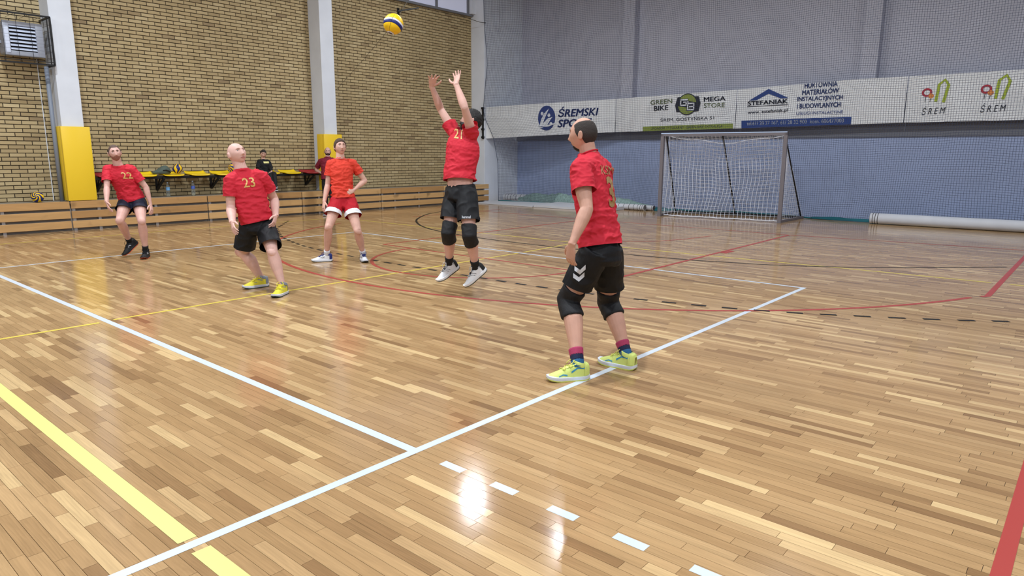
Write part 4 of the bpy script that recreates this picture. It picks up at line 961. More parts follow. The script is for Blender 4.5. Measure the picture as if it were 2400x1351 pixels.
def hairline(az):   # az 0 = front, pi = back: height of the hair's lower edge
    return float(np.interp(az, [0, 0.5, 0.95, 1.15, 1.45, 1.7, 2.1, 2.6, 3.15], [0.074, 0.066, 0.05, 0.02, -0.012, -0.004, -0.045, -0.072, -0.078]))
def mask_hair(p, recede=0.0, crown_bald=False):
    az = abs(math.atan2(p.x, p.y)); h = (p.z-hairline(az)+0.006)/0.02
    if recede and az < 1.0: h -= recede*(0.4+1.2*math.exp(-((az-0.55)/0.3)**2))
    if crown_bald:
        e = ((p.x/0.052)**2+((p.y-0.030)/0.082)**2)**0.5; 
        if p.z > 0.035: h = min(h, (e-1)*3.0)
    return h
def mask_beard(p, full=True):
    az = abs(math.atan2(p.x, p.y))
    if az > 1.5: return -1
    top = float(np.interp(az, [0, 0.28, 0.5, 0.8, 1.15, 1.4], [-0.046, -0.048, -0.052, -0.048, -0.030, 0.012]))
    h = (top-p.z)/0.008
    e = ((p.x/0.021)**2+((p.z+0.066)/0.008)**2)**0.5 if p.y > 0 else 9
    h = min(h, (e-1)*2)
    if az > 1.25: h = min(h, (1.5-az)/0.05)
    if not full: h = min(h, (0.030-abs(p.x))/0.008, (-0.078-p.z)/0.006)
    return h
def shell(mask, thick, Mh, k, material, name, parent, rough=0.0):
    idx = {}; vs = []; vals = [mask(p) for p in HEAD]; fs = []
    for f in HFACE:
        if max(vals[i] for i in f) > -0.2:
            for i in f:
                if i not in idx:
                    m = max(0, min(1, (vals[i]+0.5)/1.1)); m = m*m*(3-2*m); p = HEAD[i]
                    t = -0.003+(thick+0.003+rough*noise.noise(p*90))*m
                    idx[i] = len(vs); vs.append(Mh @ ((p+HNORM[i]*t)*k))
            fs.append(tuple(idx[i] for i in f))
    o = mesh_obj(name, vs, fs, material, parent, True); return o

M_eye = mat('eye white', (214, 206, 204), 0.3); M_iris = mat('dark iris', (46, 36, 30), 0.2); M_lip = {}
def skin(name, rgb): return mat(name, rgb, 0.52, spec=0.35, vary=(14, 0.07), bump=(120, 0.05))

def hand(vol, wri, tip, nrm, k, curl, spread, thumb_side, curls=None, thumb_open=0.9):
    """five fingers grown from a palm; nrm is the way the palm faces, thumb_side the way the thumb leaves"""
    wri, tip = V(wri), V(tip); d = (tip-wri).normalized(); n_ = V(nrm); n_ = (n_-d*n_.dot(d)).normalized(); s_ = V(thumb_side); s_ = (s_-d*s_.dot(d)-n_*s_.dot(n_)).normalized()
    P0 = wri; L = 0.098*k
    vol.loft([(P0-d*0.015*k, s_*0.030*k, n_*0.022*k), (P0+d*0.012*k, s_*0.029*k, n_*0.019*k), (P0+d*0.035*k, s_*0.037*k, n_*0.017*k), (P0+d*0.07*k, s_*0.042*k, n_*0.0145*k), (P0+d*L, s_*0.041*k, n_*0.0125*k), (P0+d*(L+0.006*k), s_*0.036*k, n_*0.009*k)], 16)
    lens = (0.072, 0.080, 0.075, 0.058); offs = (0.031, 0.0105, -0.0105, -0.031); rad = (0.0088, 0.0092, 0.0088, 0.0078)
    for i in range(4):
        c = (curls[i] if curls else curl); sp = spread*(offs[i]/0.031)
        base = P0+d*(L-0.012*k)+s_*offs[i]*k; dd = (d+s_*sp).normalized(); pts = [base]; p = base
        for sgi, fr in enumerate((0.46, 0.30, 0.24)):
            ang = c*(0.55, 0.9, 0.7)[sgi]; dd = (dd*math.cos(ang)+n_*math.sin(ang)); ax_ = dd
            p = p+dd*lens[i]*k*fr; pts.append(p)
        pts = [base-d*0.02*k]+pts; rs = [rad[i]*k*q for q in (1.0, 1.08, 1.0, 0.95, 0.78)]
        rings = []; prev = s_
        for q in range(len(pts)):
            a = pts[max(q-1, 0)]; b = pts[min(q+1, len(pts)-1)]; t = (b-a).normalized(); u = (s_-t*s_.dot(t)).normalized(); w = t.cross(u); rings.append((pts[q], u*rs[q], w*rs[q]))
        vol.loft(rings, 10); vol.ball(pts[-1], rs[-1], n=8)
        for q in (2, 3): vol.ball(pts[q], rs[q]*1.05, n=8)
    t0 = P0+d*0.018*k+s_*0.020*k; t1 = t0+(d*0.7+s_*thumb_open+n_*0.25).normalized()*0.045*k; t2 = t1+(d*0.95+s_*thumb_open*0.55+n_*0.3).normalized()*0.034*k; t3 = t2+(d*1.0+s_*thumb_open*0.3+n_*0.3).normalized()*0.026*k
    pts = [t0, t1, t2, t3]; rs = [0.0155*k, 0.0125*k, 0.0105*k, 0.008*k]; rings = []
    for q in range(4):
        a = pts[max(q-1, 0)]; b = pts[min(q+1, 3)]; t = (b-a).normalized(); u = (n_-t*n_.dot(t)).normalized(); w = t.cross(u); rings.append((pts[q], u*rs[q], w*rs[q]))
    vol.loft(rings, 10); vol.ball(t3, rs[3], n=8); vol.ball(t1, rs[1], n=8)

def shoe(parent, ank, tip, k, c, flat=True, tag_name='shoe', lateral=1):
    """c: dict of materials upper, sole, tongue, lace, mark, heel"""
    ank, tip = V(ank), V(tip); f = (tip-ank)
    Lh = 0.295*k
    if flat: f.z = 0; f.normalize(); up = V((0, 0, 1))
    else:
        ref = math.atan2(-0.055, 0.20); hz = V((f.x, f.y, 0)); an = math.atan2(f.z, hz.length)-ref; hz.normalize()
        f = hz*math.cos(an)+V((0, 0, 1))*math.sin(an); up = -hz*math.sin(an)+V((0, 0, 1))*math.cos(an)
    sd = f.cross(up)
    O = ank-f*0.078*k-up*0.098*k
    if flat: O.z = 0.0
    def W(x, y, z): return O+f*x*Lh+sd*y*k+up*z*k
    # outline half widths and top heights along the length (0 heel .. 1 toe)
    T = [0.0, 0.03, 0.10, 0.20, 0.32, 0.45, 0.58, 0.70, 0.82, 0.92, 0.98, 1.0]
    Wd = [0.019, 0.032, 0.042, 0.045, 0.044, 0.043, 0.045, 0.048, 0.046, 0.038, 0.025, 0.012]
    Hh = [0.094, 0.110, 0.118, 0.116, 0.112, 0.101, 0.087, 0.071, 0.058, 0.048, 0.037, 0.026]
    sp = [0.012, 0.006, 0.002, 0.0, 0.0, 0.0, 0.0, 0.001, 0.005, 0.012, 0.018, 0.022]
    shift = [0.0]*4+[0.001, 0.003, 0.004, 0.005, 0.006, 0.006, 0.005, 0.004]
    n = 20; vs = []; fs = []
    for i, t in enumerate(T):
        zb_ = 0.022+sp[i]*0.6; hh = Hh[i]-zb_
        for q in range(n):
            a = math.pi*q/(n-1); y = math.cos(a); z = math.sin(a)
            bl = min(1, max(0, (t-0.3)/0.3)); y = math.copysign(abs(y)**(0.36+0.39*bl), y); nar = 1-(0.06+0.19*bl)*z
            vs.append(W(t, y*Wd[i]*nar*0.97-shift[i]*lateral, zb_+hh*abs(z)**(0.5+0.35*bl)))
    for i in range(len(T)-1):
        for q in range(n-1): fs.append((i*n+q, i*n+q+1, (i+1)*n+q+1, (i+1)*n+q))
    fs.append(tuple(range(n))); fs.append(tuple((len(T)-1)*n+q for q in range(n))[::-1])
    sh = mesh_obj('shoe', vs, fs, c['upper'], parent, True)
    def surf(t, a, off=0.002):   # point on the upper: t along, a angle 0..pi
        i = max(j for j in range(len(T)) if T[j] <= t+1e-9); i = min(i, len(T)-2); u = (t-T[i])/(T[i+1]-T[i]); L_ = lambda A: A[i]+(A[i+1]-A[i])*u
        y = math.cos(a); z = math.sin(a); bl = min(1, max(0, (t-0.3)/0.3)); y = math.copysign(abs(y)**(0.36+0.39*bl), y); nar = 1-(0.06+0.19*bl)*z; zb_ = 0.022+L_(sp)*0.6
        return W(t, y*(L_(Wd)*nar*0.97+off)-L_(shift)*lateral, zb_+(L_(Hh)-zb_)*abs(z)**(0.5+0.35*bl)+off*z)
    # sole
    vs = []; fs = []; m = 2*len(T)
    for lev, (e, zf) in enumerate(((0.0, lambda i: sp[i]), (0.004, lambda i: sp[i]+0.010), (0.003, lambda i: sp[i]*0.7+0.030))):
        for i, t in enumerate(T): vs.append(W(t*1.02-0.01, Wd[i]+e-shift[i]*lateral, zf(i)))
        for i, t in reversed(list(enumerate(T))): vs.append(W(t*1.02-0.01, -Wd[i]-e-shift[i]*lateral, zf(i)))
    for lev in range(2):
        for q in range(m): fs.append((lev*m+q, lev*m+(q+1) % m, (lev+1)*m+(q+1) % m, (lev+1)*m+q))
    fs.append(tuple(range(m))[::-1]); fs.append(tuple(2*m+q for q in range(m)))
    so = mesh_obj('sole', vs, fs, c['sole'], sh, False); shade_auto(so, 50)
    if 'outsole' in c:
        vs = [W(t*1.02-0.01, s_*(Wd[i]+0.0055)-shift[i]*lateral, sp[i]-0.001+z) for z in (0, 0.007) for s_, rg in ((1, range(len(T))), (-1, range(len(T)-1, -1, -1))) for i in rg for t in (T[i],)]
        fs = [(q, (q+1) % m, m+(q+1) % m, m+q) for q in range(m)]+[tuple(range(m))[::-1], tuple(m+q for q in range(m))]
        mesh_obj('outsole', vs, fs, c['outsole'], sh)
    # tongue, collar, laces, marks
    vs = []; 
    for t in np.linspace(0.30, 0.66, 8):
        for a in np.linspace(1.15, 1.99, 6): vs.append(surf(t, a, 0.0035+(0.008 if t < 0.4 else 0)))
    mesh_obj('tongue', vs, [(i*6+q, i*6+q+1, (i+1)*6+q+1, (i+1)*6+q) for i in range(7) for q in range(5)], c['tongue'], sh, True)
    lc = MB()
    for r_, t in enumerate((0.34, 0.42, 0.50, 0.58, 0.65)):
        lc.tube([surf(t+0.03*((q-3)/3 if r_ % 2 else (3-q)/3), 0.95+q*0.21, 0.008) for q in range(7)], 0.0032*k, 5)
    for s_ in (1, -1): 
        b0 = surf(0.34, math.pi/2, 0.012); lc.tube([b0, b0+up*0.02+sd*s_*0.02+f*0.012, b0+sd*s_*0.035+f*0.03+up*0.004, b0+sd*s_*0.03+f*0.05-up*0.012], 0.003*k, 5)
    lc.build('laces', c['lace'], sh, True)
    cl = []
    for z, e in ((0.095, 0.006), (0.122, 0.008), (0.127, 0.001)):
        for q in range(20):
            a = 2*math.pi*q/20; cl.append(W(0.235+0.150*math.cos(a)+(0.03 if math.cos(a) > 0 else 0)*0, (0.040+e)*math.sin(a), z+0.012*math.cos(a)*(1 if math.cos(a) < 0 else 1.2)))
    mesh_obj('ankle_collar', cl, [(r_*20+q, r_*20+(q+1) % 20, (r_+1)*20+(q+1) % 20, (r_+1)*20+q) for r_ in range(2) for q in range(20)], c.get('collar', c['upper']), sh, True)
    def patch(ts, aa, w, material, nm='side_mark'):
        for flip in (0, 1):
            vs = []
            for t, a in zip(ts, aa):
                for s_ in (-1, 1):
                    a2 = a+s_*w; a2 = math.pi-a2 if flip else a2; vs.append(surf(t, a2, 0.0022))
            mesh_obj(nm, vs, [(2*i, 2*i+1, 2*i+3, 2*i+2) for i in range(len(ts)-1)], material, sh, True)
    for ts, aa, w, mm in c.get('marks', []): patch(ts, aa, w, mm)
    if 'heel' in c:
        vs = [surf(t, a, 0.003) for t in (0.001, 0.03, 0.09, 0.15) for a in np.linspace(0.02, math.pi-0.02, 16)]
        mesh_obj('heel_counter', vs, [(i*16+q, i*16+q+1, (i+1)*16+q+1, (i+1)*16+q) for i in range(3) for q in range(15)]+[tuple(range(16))], c['heel'], sh, False)
    if 'toecap' in c:
        vs = [surf(t, a, 0.0025) for t in (0.84, 0.92, 0.98, 0.999) for a in np.linspace(0.02, math.pi-0.02, 16)]
        mesh_obj('toe_cap', vs, [(i*16+q, i*16+q+1, (i+1)*16+q+1, (i+1)*16+q) for i in range(3) for q in range(15)], c['toecap'], sh, True)
    return sh

def decal(txt, org, right, up, into, w, h, target, material, name='shirt_number', bold=0.0, off=0.003, shape=None, parent=None):
    """flat print laid onto a garment by dropping its vertices onto the cloth"""
    if shape: vs, fs = shape
    else: vs, fs = text_mesh(txt, 1.0, 0, 1, bold)
    bm = bmesh.new(); bv = [bm.verts.new((x, y, 0)) for x, y in vs]
    for f in fs:
        try: bm.faces.new([bv[i] for i in f])
        except ValueError: pass
    bmesh.ops.triangulate(bm, faces=bm.faces[:])
    xs = [v.co.x for v in bm.verts]; ys = [v.co.y for v in bm.verts]; x0, x1, y0, y1 = min(xs), max(xs), min(ys), max(ys)
    for v in bm.verts: v.co = V(((v.co.x-x0)/(x1-x0)*w-w/2, (v.co.y-y0)/(y1-y0)*h-h/2, 0))
    for _ in range(4):
        es = [e for e in bm.edges if e.calc_length() > max(0.014, h*0.12)]
        if not es: break
        bmesh.ops.subdivide_edges(bm, edges=es, cuts=1); bmesh.ops.triangulate(bm, faces=bm.faces[:])
    bvh = BVHTree.FromPolygons([v.co for v in target.data.vertices], [p.vertices for p in target.data.polygons])
    right, up, into, org = V(right).normalized(), V(up).normalized(), V(into).normalized(), V(org); last = None; bad = []
    for v in bm.verts:
        p = org+right*v.co.x+up*v.co.y
        loc, nr, idx, dist = bvh.ray_cast(p-into*0.35, into, 0.9)
        if loc is None: bad.append(v); continue
        v.co = loc-into*off+nr*off
    if bad: bmesh.ops.delete(bm, geom=bad, context='VERTS')
    bm.verts.index_update(); o = mesh_obj(name, [v.co[:] for v in bm.verts], [[v.index for v in f.verts] for f in bm.faces], material, parent or target, True); bm.free(); return o

def person(key, label, cfg):
    J = {a: V(b) for a, b in POSES[key].items()}; k = cfg['k']
    up0 = (J['neck']-J['pelvis']).normalized(); sr = (J['shR']-J['shL']).normalized(); fwd = up0.cross(sr).normalized()
    hr = (J['hipR']-J['hipL']); hr.z *= 0.5; hr.normalize(); hfwd = V((0, 0, 1)).cross(hr).normalized()
    c_h = (J['hipR']+J['hipL'])/2; hw = max(0.088*k, (J['hipR']-J['hipL']).length/2); J['hipR'] = c_h+hr*hw; J['hipL'] = c_h-hr*hw
    for s in 'RL':
        if cfg.get('flat'+s, True) and not cfg.get('seated'): J['ank'+s].z = 0.100*k
    base = (J['ankR']+J['ankL'])/2; root = thing('person', label, 'person', (base.x, base.y, 0 if not cfg.get('seated') else 0.565))
    if cfg.get('group'): root['group'] = cfg['group']
    sk = cfg['skin']; parts = []
    fat = cfg.get('fat', 1.0); vox = cfg.get('vox', 0.005)
    # ---------- body: one continuous skin
    B = Vol()
    kd = {}
    for s in 'RL':
        hip, kn, an = J['hip'+s], J['kne'+s], J['ank'+s]
        bend = kn-(hip+an)/2; fr = (hfwd*0.06+bend).normalized() if bend.length > 0.02 else hfwd; kd[s] = fr
        lg = cfg.get('leg', 1.0)*k
        B.limb(hip, kn, [(-0.05, .088*lg, .090*lg, 0), (0.15, .092*lg, .096*lg, .004*k), (0.45, .083*lg, .088*lg, .008*k), (0.75, .067*lg, .072*lg, .006*k), (0.92, .058*lg, .062*lg, .004*k), (1.02, .055*lg, .058*lg, .004*k)], fr)
        B.ball(kn+fr*0.008*k, (.056*lg, .058*lg, .064*lg), (hr, fr, (hip-an).normalized()))
        B.limb(kn, an, [(-0.04, .053*lg, .055*lg, .004*k), (0.08, .055*lg, .057*lg, 0), (0.2, .060*lg, .063*lg, -.010*k), (0.33, .062*lg, .066*lg, -.015*k), (0.5, .055*lg, .058*lg, -.012*k), (0.7, .043*lg, .046*lg, -.006*k), (0.88, .036*lg, .040*lg, 0), (0.97, .034*lg, .038*lg, 0), (1.04, .022*k, .026*k, 0)], fr)
        if not cfg.get('seated'):
            fd = (J['toe'+s]-an).normalized(); B.limb(an-V((0, 0, 0.01*k)), an+fd*0.10*k-V((0, 0, 0.02*k)), [(0, .026*k, .026*k, 0), (1, .022*k, .016*k, 0)], (0, 0, 1), 10)
        sh, el, wr, ha = J['sh'+s], J['elb'+s], J['wri'+s], J['han'+s]
        am = cfg.get('arm', 1.0)*k; ebend = el-(sh+wr)/2; ef = -ebend.normalized() if ebend.length > 0.012 else fwd
        B.limb(sh, el, [(-0.08, .046*k, .048*k, 0), (0.15, .050*k, .054*k, 0), (0.4, .048*am, .054*am, .003*k), (0.65, .043*am, .048*am, .003*k), (0.88, .039*am, .041*am, 0), (1.03, .037*am, .038*am, 0)], ef)
        B.ball(el, (.038*am, .039*am, .040*am)); 
        B.limb(el, wr, [(-0.04, .037*am, .038*am, 0), (0.12, .041*am, .042*am, 0), (0.3, .042*am, .041*am, 0), (0.55, .036*am, .034*am, 0), (0.8, .029*am, .026*am, 0), (1.02, .028*am, .021*am, 0)], ef)
        h = cfg['hands'][s]; hand(B, wr, ha, h['palm'], k*h.get('size', 1.0), h.get('curl', 0.35), h.get('spread', 0.12), h['thumb'], h.get('curls'), h.get('open', 0.8))
    hd = J['head']; look = V(cfg['look']).normalized(); tilt = V(cfg.get('tilt', (0, 0, 1)))
    hz = (tilt-look*tilt.dot(look)).normalized(); hx = look.cross(hz)
    hk = cfg.get('headk', 1.0)*k
    Mh = Matrix((hx*cfg.get('headw', 1.0), look, hz*cfg.get('headh', 1.0))).transposed().to_4x4(); Mh.translation = hd
    cf_ = cfg.get('core', 1.0); B.loft([(J['pelvis'].lerp(J['neck'], 0.0)+hfwd*.01*k*cf_, hr*.115*k*cf_, hfwd*.085*k*cf_), (J['pelvis'].lerp(J['neck'], 0.16)+hfwd*.012*k*cf_, hr*.118*k*cf_, hfwd*.085*k*cf_), (J['pelvis'].lerp(J['neck'], 0.5), sr*.11*k, fwd*.075*k), (J['pelvis'].lerp(J['neck'], 0.85), sr*.12*k, fwd*.07*k), (J['neck'], sr*.07*k, fwd*.06*k)], 16)
    for s in 'RL': B.limb(J['neck']-up0*0.06*k, J['sh'+s], [(0, .05*k, .055*k, 0), (1, .045*k, .045*k, 0)], fwd, 12); B.limb(J['pelvis'], J['hip'+s], [(0, .08*k, .08*k, 0), (1, .075*k, .075*k, 0)], hfwd, 12)
    nb = J['neck']-up0*0.03*k; nt = hd+hz*(-0.05*hk)-look*0.022*hk; nk = cfg.get('neckr', 1.08)
    B.loft([(nb, sr*.072*k*nk, fwd*.066*k), (nb.lerp(nt, 0.35), sr*.059*k*nk, fwd*.060*k*nk), (nb.lerp(nt, 0.7), hx*.055*k*nk, look*.058*k*nk), (nt+hz*0.02*k, hx*.052*k*nk, look*.056*k)], 16)
    o = len(B.v); B.v += [Mh @ (p*hk) for p in HEAD]; B.f += [tuple(o+i for i in f) for f in HFACE]
    pole0 = o; 
    for sx in (-1, 1):       # ears
        B.loft([(Mh @ V((sx*0.069*hk, -0.004*hk, -0.008*hk)), hz*0.024*hk, look*0.012*hk), (Mh @ V((sx*0.079*hk, -0.008*hk, -0.006*hk)), hz*0.030*hk, look*0.016*hk), (Mh @ V((sx*0.088*hk, -0.014*hk, -0.004*hk)), hz*0.031*hk, look*0.017*hk), (Mh @ V((sx*0.091*hk, -0.015*hk, -0.004*hk)), hz*0.026*hk, look*0.013*hk)], 14)
    body = B.remesh('body', vox, 2, sk, factor=0.45); parts.append(body)
    # ---------- face
    P_ = lambda x, z, out=0.0: Mh @ (V((x, face_y(x, z)+out, z))*hk)
    if cfg.get('face', True):
        for sx in (-1, 1):
            e = MB(); bm = bmesh.new(); bmesh.ops.create_uvsphere(bm, u_segments=14, v_segments=10, radius=0.0118*hk); bm.verts.index_update()
            cc = Mh @ (V((sx*0.031, face_y(sx*0.031, 0.009)-0.0085, 0.009))*hk); e.add([cc+v.co for v in bm.verts], [[v.index for v in f.verts] for f in bm.faces]); bm.free()
            eo = e.build('eye', M_eye, body, True)
            il = (look+V(cfg.get('gaze', (0, 0, 0)))).normalized(); ic = cc+il*0.0100*hk; u = il.orthogonal().normalized(); w = il.cross(u)
            mesh_obj('iris', [ic+il*0.0026*hk]+[ic+(u*math.cos(t)+w*math.sin(t))*0.0066*hk for t in [2*math.pi*q/14 for q in range(14)]], [(0, 1+q, 1+(q+1) % 14) for q in range(14)], M_iris, eo, True)
            def ribbon(pts, wd, material, nm, out=0.003):
                vs = []
                for x, z, ww in pts:
                    vs += [P_(x, z+ww*wd, out), P_(x, z, out+0.002), P_(x, z-ww*wd, out)]
                return mesh_obj(nm, vs, [(3*i+q, 3*i+q+1, 3*i+q+4, 3*i+q+3) for i in range(len(pts)-1) for q in range(2)], material, body, True)
            ribbon([(sx*(0.013+0.034*t), 0.025+0.006*math.sin(math.pi*(0.2+0.7*t)), 0.25+math.sin(math.pi*min(1, 0.15+t*0.9))) for t in np.linspace(0, 1, 8)], 0.0042, cfg['brow'], 'eyebrow')
            ribbon([(sx*(0.018+0.027*t), 0.0155+0.004*math.sin(math.pi*t), 0.6) for t in np.linspace(0, 1, 7)], 0.0030, cfg.get('lid', cfg['brow']), 'eyelid_shade', 0.0035)  # dark lid ribbon, thickened so its colour stands in for shade around the eye
        lips = []
        xs_ = np.linspace(-0.024, 0.024, 11)
        for nm, z0, sgn in (('lip_upper', -0.0630, 1), ('lip_lower', -0.0705, -1)):
            vs = []
            for x in xs_:
                q = 1-(x/0.025)**2; vs += [P_(x, -0.0668, 0.0008), P_(x, -0.0668+sgn*0.0035*q, 0.0032), P_(x, -0.0668+sgn*0.0072*q, 0.0008)]
            mesh_obj(nm, vs, [(3*i+q, 3*i+q+1, 3*i+q+4, 3*i+q+3) for i in range(10) for q in range(2)], cfg['lip'], body, True)
    if cfg.get('hair'):
        hm = cfg['hair']; shell(lambda p: mask_hair(p, hm.get('recede', 0), hm.get('bald', False)), hm['t'], Mh, hk, hm['mat'], 'hair', body, hm.get('rough', 0.002))
    if cfg.get('beard'):
        hm = cfg['beard']; shell(lambda p: mask_beard(p, hm.get('full', True)), hm['t'], Mh, hk, hm['mat'], 'beard', body, hm.get('rough', 0.001))
    # ---------- shirt
    S = Vol(); pl, nk_ = J['pelvis'].copy(), J['neck']; pl.x += .8*(c_h.x-pl.x); pl.y += .8*(c_h.y-pl.y); hem = cfg.get('hem', 0.03); belly = cfg.get('belly', 0.0)
    def tor(t, rs, rf, off=0.0):
        a = hr.lerp(sr, min(1, max(0, t))).normalized(); b = hfwd.lerp(fwd, min(1, max(0, t*1.2))).normalized(); return (pl.lerp(nk_, t)+b*off, a*rs*k*fat, b*rf*k*fat, 0.88)
    hw_ = cfg.get('hemw', 1.0)
    S.loft([tor(hem-.07, .184*hw_, .146*hw_, belly*.6), tor(hem, .180*hw_, .143*hw_, belly*.7), tor(max(0.13, hem+.06), .176*(hw_+1)/2, .134*(hw_+1)/2, belly*.9), tor(0.28, .166, .124, belly), tor(0.45, .170, .124, belly*.6), tor(0.62, .184, .128, .006), tor(0.74, .188, .126, .008), tor(0.84, .180, .112, .004), tor(0.92, .150, .088, 0), tor(0.962, .112, .077, 0), tor(0.992, .086, .072, .004), tor(1.010, .074, .069, .008), tor(1.018, .070, .066, .008)], 28)
    slv = cfg.get('sleeve', 0.62); sw = cfg.get('sleeve_w', 1.0)*k
    for s in 'RL':
        sh, el = J['sh'+s], J['elb'+s]; inn = J['neck'].lerp(pl, 0.14)
        S.ball(sh-up0*0.0*k, (.066*k, .064*k, .066*k)); S.limb(J['neck']-up0*0.045*k, sh+up0*0.0*k, [(0.1, .056*k, .070*k, 0), (0.6, .054*k, .066*k, 0), (1.0, .056*k, .062*k, 0)], fwd, 14)
        S.limb(sh.lerp(inn, 0.35), sh, [(0, .085*k, .085*k, 0), (1, .066*k, .068*k, 0)], fwd, 14)
        S.limb(sh, el, [(-0.05, .063*sw, .065*sw, 0), (min(.22, slv*.5), .066*sw, .069*sw, 0), (min(.30, slv*.7), .060*sw, .062*sw, 0)], fwd, 16)
        if cfg.get('long'): S.limb(el, J['wri'+s], [(-0.08, .052*k, .054*k, 0), (.4, .054*k, .054*k, 0), (.9, .044*k, .044*k, 0)], fwd, 14); S.limb(sh, el, [(.2, .064*k, .066*k, 0), (1.05, .052*k, .054*k, 0)], fwd, 14)
    shirt = S.remesh('shirt', cfg.get('cvox', 0.0075), 4, cfg['shirt']); parts.append(shirt)
    for s in 'RL':
        sh, el = J['sh'+s], J['elb'+s]; SV = Vol(); SV.limb(sh, el, [(-0.06, .054*sw, .056*sw, 0), (0.06, .064*sw, .066*sw, 0), (slv*0.6, .068*sw, .071*sw, 0), (slv+.14, .071*sw, .074*sw, 0)], fwd, 18)
        sl = SV.remesh('sleeve', cfg.get('cvox', 0.0075), 3, cfg['shirt'])
        if slv < 0.95: cut_open(sl, sh.lerp(el, slv), el-sh, lambda p: True)
        bm = bmesh.new(); bm.from_mesh(shirt.data); bm.from_mesh(sl.data); bm.to_mesh(shirt.data); bm.free(); bpy.data.objects.remove(sl)
    shirt.data.polygons.foreach_set('use_smooth', [True]*len(shirt.data.polygons)); shirt.data.update()
    wf_ = lambda p: 0.55+0.9*max(0, 1-abs((p-pl).dot(up0)/0.55-0.25)*2.2)
    if cfg.get('folds', 1): crumple(shirt, 0.010*cfg.get('folds', 1), 0.13, (1.0, 1.0, 2.2), cfg.get('seed', 1.0), wf_); crumple(shirt, 0.004*cfg.get('folds', 1), 0.05, (1, 1, 1.6), cfg.get('seed', 1.0)+5)
    ax_ = nk_-pl
    cut_open(shirt, pl+ax_*hem+cfg.get('hemtilt', V((0, 0, 0))), -ax_, near_axis(pl, nk_, .30, hem-.3, hem+.09))
    cm = MB(); nc = nk_+(nk_-pl)*0.008+fwd*0.010*k; cp = []
    for q in range(25): a = 2*math.pi*q/24; cp.append(nc+sr*math.cos(a)*.0745*k+fwd*math.sin(a)*.070*k+up0*(-0.014*math.sin(a)+0.002)*k)
    cm.tube(cp, 0.0055*k, 8, caps=False); cm.build('collar', cfg.get('collar', cfg['shirt']), shirt, True)
    # hem and cuff stitching rings
    # ---------- shorts
    if cfg.get('shorts'):
        T = Vol(); le = cfg['shorts_len']; sw2 = cfg.get('shorts_w', 1.0)*k
        u_ = V((0, 0, 1)).lerp(up0, 0.5).normalized(); c0 = c_h
        wz = cfg.get('waist', 0.13)
        T.loft([(c0+u_*wz*k, hr*.138*k*fat, hfwd*.102*k*fat, .9), (c0+u_*0.08*k, hr*.146*k*fat, hfwd*.110*k*fat, .9), (c0+u_*0.03*k, hr*.160*k*fat, hfwd*.122*k*fat, .9), (c0-u_*0.05*k, hr*.172*k*fat, hfwd*.130*k*fat, .9), (c0-u_*0.085*k, hr*.13*k, hfwd*.11*k, .9)], 26)
        for s in 'RL':
            hip, kn = J['hip'+s], J['kne'+s]; d = (kn-hip).normalized(); f_ = kd[s]; fl = cfg.get('flare', 1.0)
            T.limb(hip, kn, [(-0.08, .092*sw2, .108*sw2, 0), (0.1, .098*sw2, .112*sw2, 0), (le*0.5, .100*sw2*fl, .112*sw2*fl, 0), (le*0.85, .103*sw2*fl, .114*sw2*fl, 0), (le+.14, .107*sw2*fl, .117*sw2*fl, 0)], hfwd, 20)
        sho = T.remesh('shorts', cfg.get('cvox', 0.0075), 4, cfg['shorts']); parts.append(sho)
        crumple(sho, 0.007, 0.12, (1, 1, 1.2), 3.3+cfg.get('seed', 0)); 
        for s in 'RL':
            hip, kn = J['hip'+s], J['kne'+s]; o2 = 'L' if s == 'R' else 'R'; hx2, kx2 = J['hip'+o2], J['kne'+o2]
            def sel(p, hip=hip, kn=kn, hx2=hx2, kx2=kx2):
                t = (p-hip).dot(kn-hip)/(kn-hip).length_squared
                if not (le-.2 < t < le+.5): return False
                q2 = hx2+(kx2-hx2)*max(0, min(1.3, (p-hx2).dot(kx2-hx2)/(kx2-hx2).length_squared)); q1 = hip+(kn-hip)*t
                return (p-q1).length < (p-q2).length
            cut_open(sho, hip.lerp(kn, le), (kn-hip).normalized()*0.75+V((0, 0, -0.25)), sel)
        if cfg.get('trim'):
            for s in 'RL':
                hip, kn = J['hip'+s], J['kne'+s]; c2 = (J['hip'+('L' if s == 'R' else 'R')]+J['kne'+('L' if s == 'R' else 'R')])/2; me = sho.data; idx = {}; vs = []; fs = []
                for p in me.polygons:
                    t = (p.center-hip).dot(kn-hip)/(kn-hip).length_squared
                    if t > le-.115 and (p.center-hip.lerp(kn, t)).length < .15*k and (p.center-(hip+kn)/2).length < (p.center-c2).length:
                        for i in p.vertices:
                            if i not in idx: idx[i] = len(vs); vs.append(me.vertices[i].co+me.vertices[i].normal*.0025)
                        fs.append([idx[i] for i in p.vertices])
                mesh_obj('trim_band', vs, fs, cfg['trim'], sho, True)
    else: sho = None
    if cfg.get('trousers'):
        T = Vol(); T.loft([(c_h+V((0, 0, .13*k)), hr*.15*k, hfwd*.11*k), (c_h, hr*.165*k, hfwd*.125*k), (c_h-V((0, 0, .07*k)), hr*.13*k, hfwd*.10*k)], 22)
        for s in 'RL':
            T.limb(J['hip'+s], J['kne'+s], [(-.05, .088*k, .095*k, 0), (.4, .085*k, .09*k, 0), (1.03, .068*k, .070*k, 0)], kd[s]); T.limb(J['kne'+s], J['ank'+s], [(-.06, .068*k, .070*k, 0), (.5, .062*k, .062*k, -.004), (1.0, .056*k, .058*k, 0)], kd[s])
        tr = T.remesh('trousers', 0.011, 3, cfg['trousers']); parts.append(tr); crumple(tr, 0.004, 0.1, seed=2)
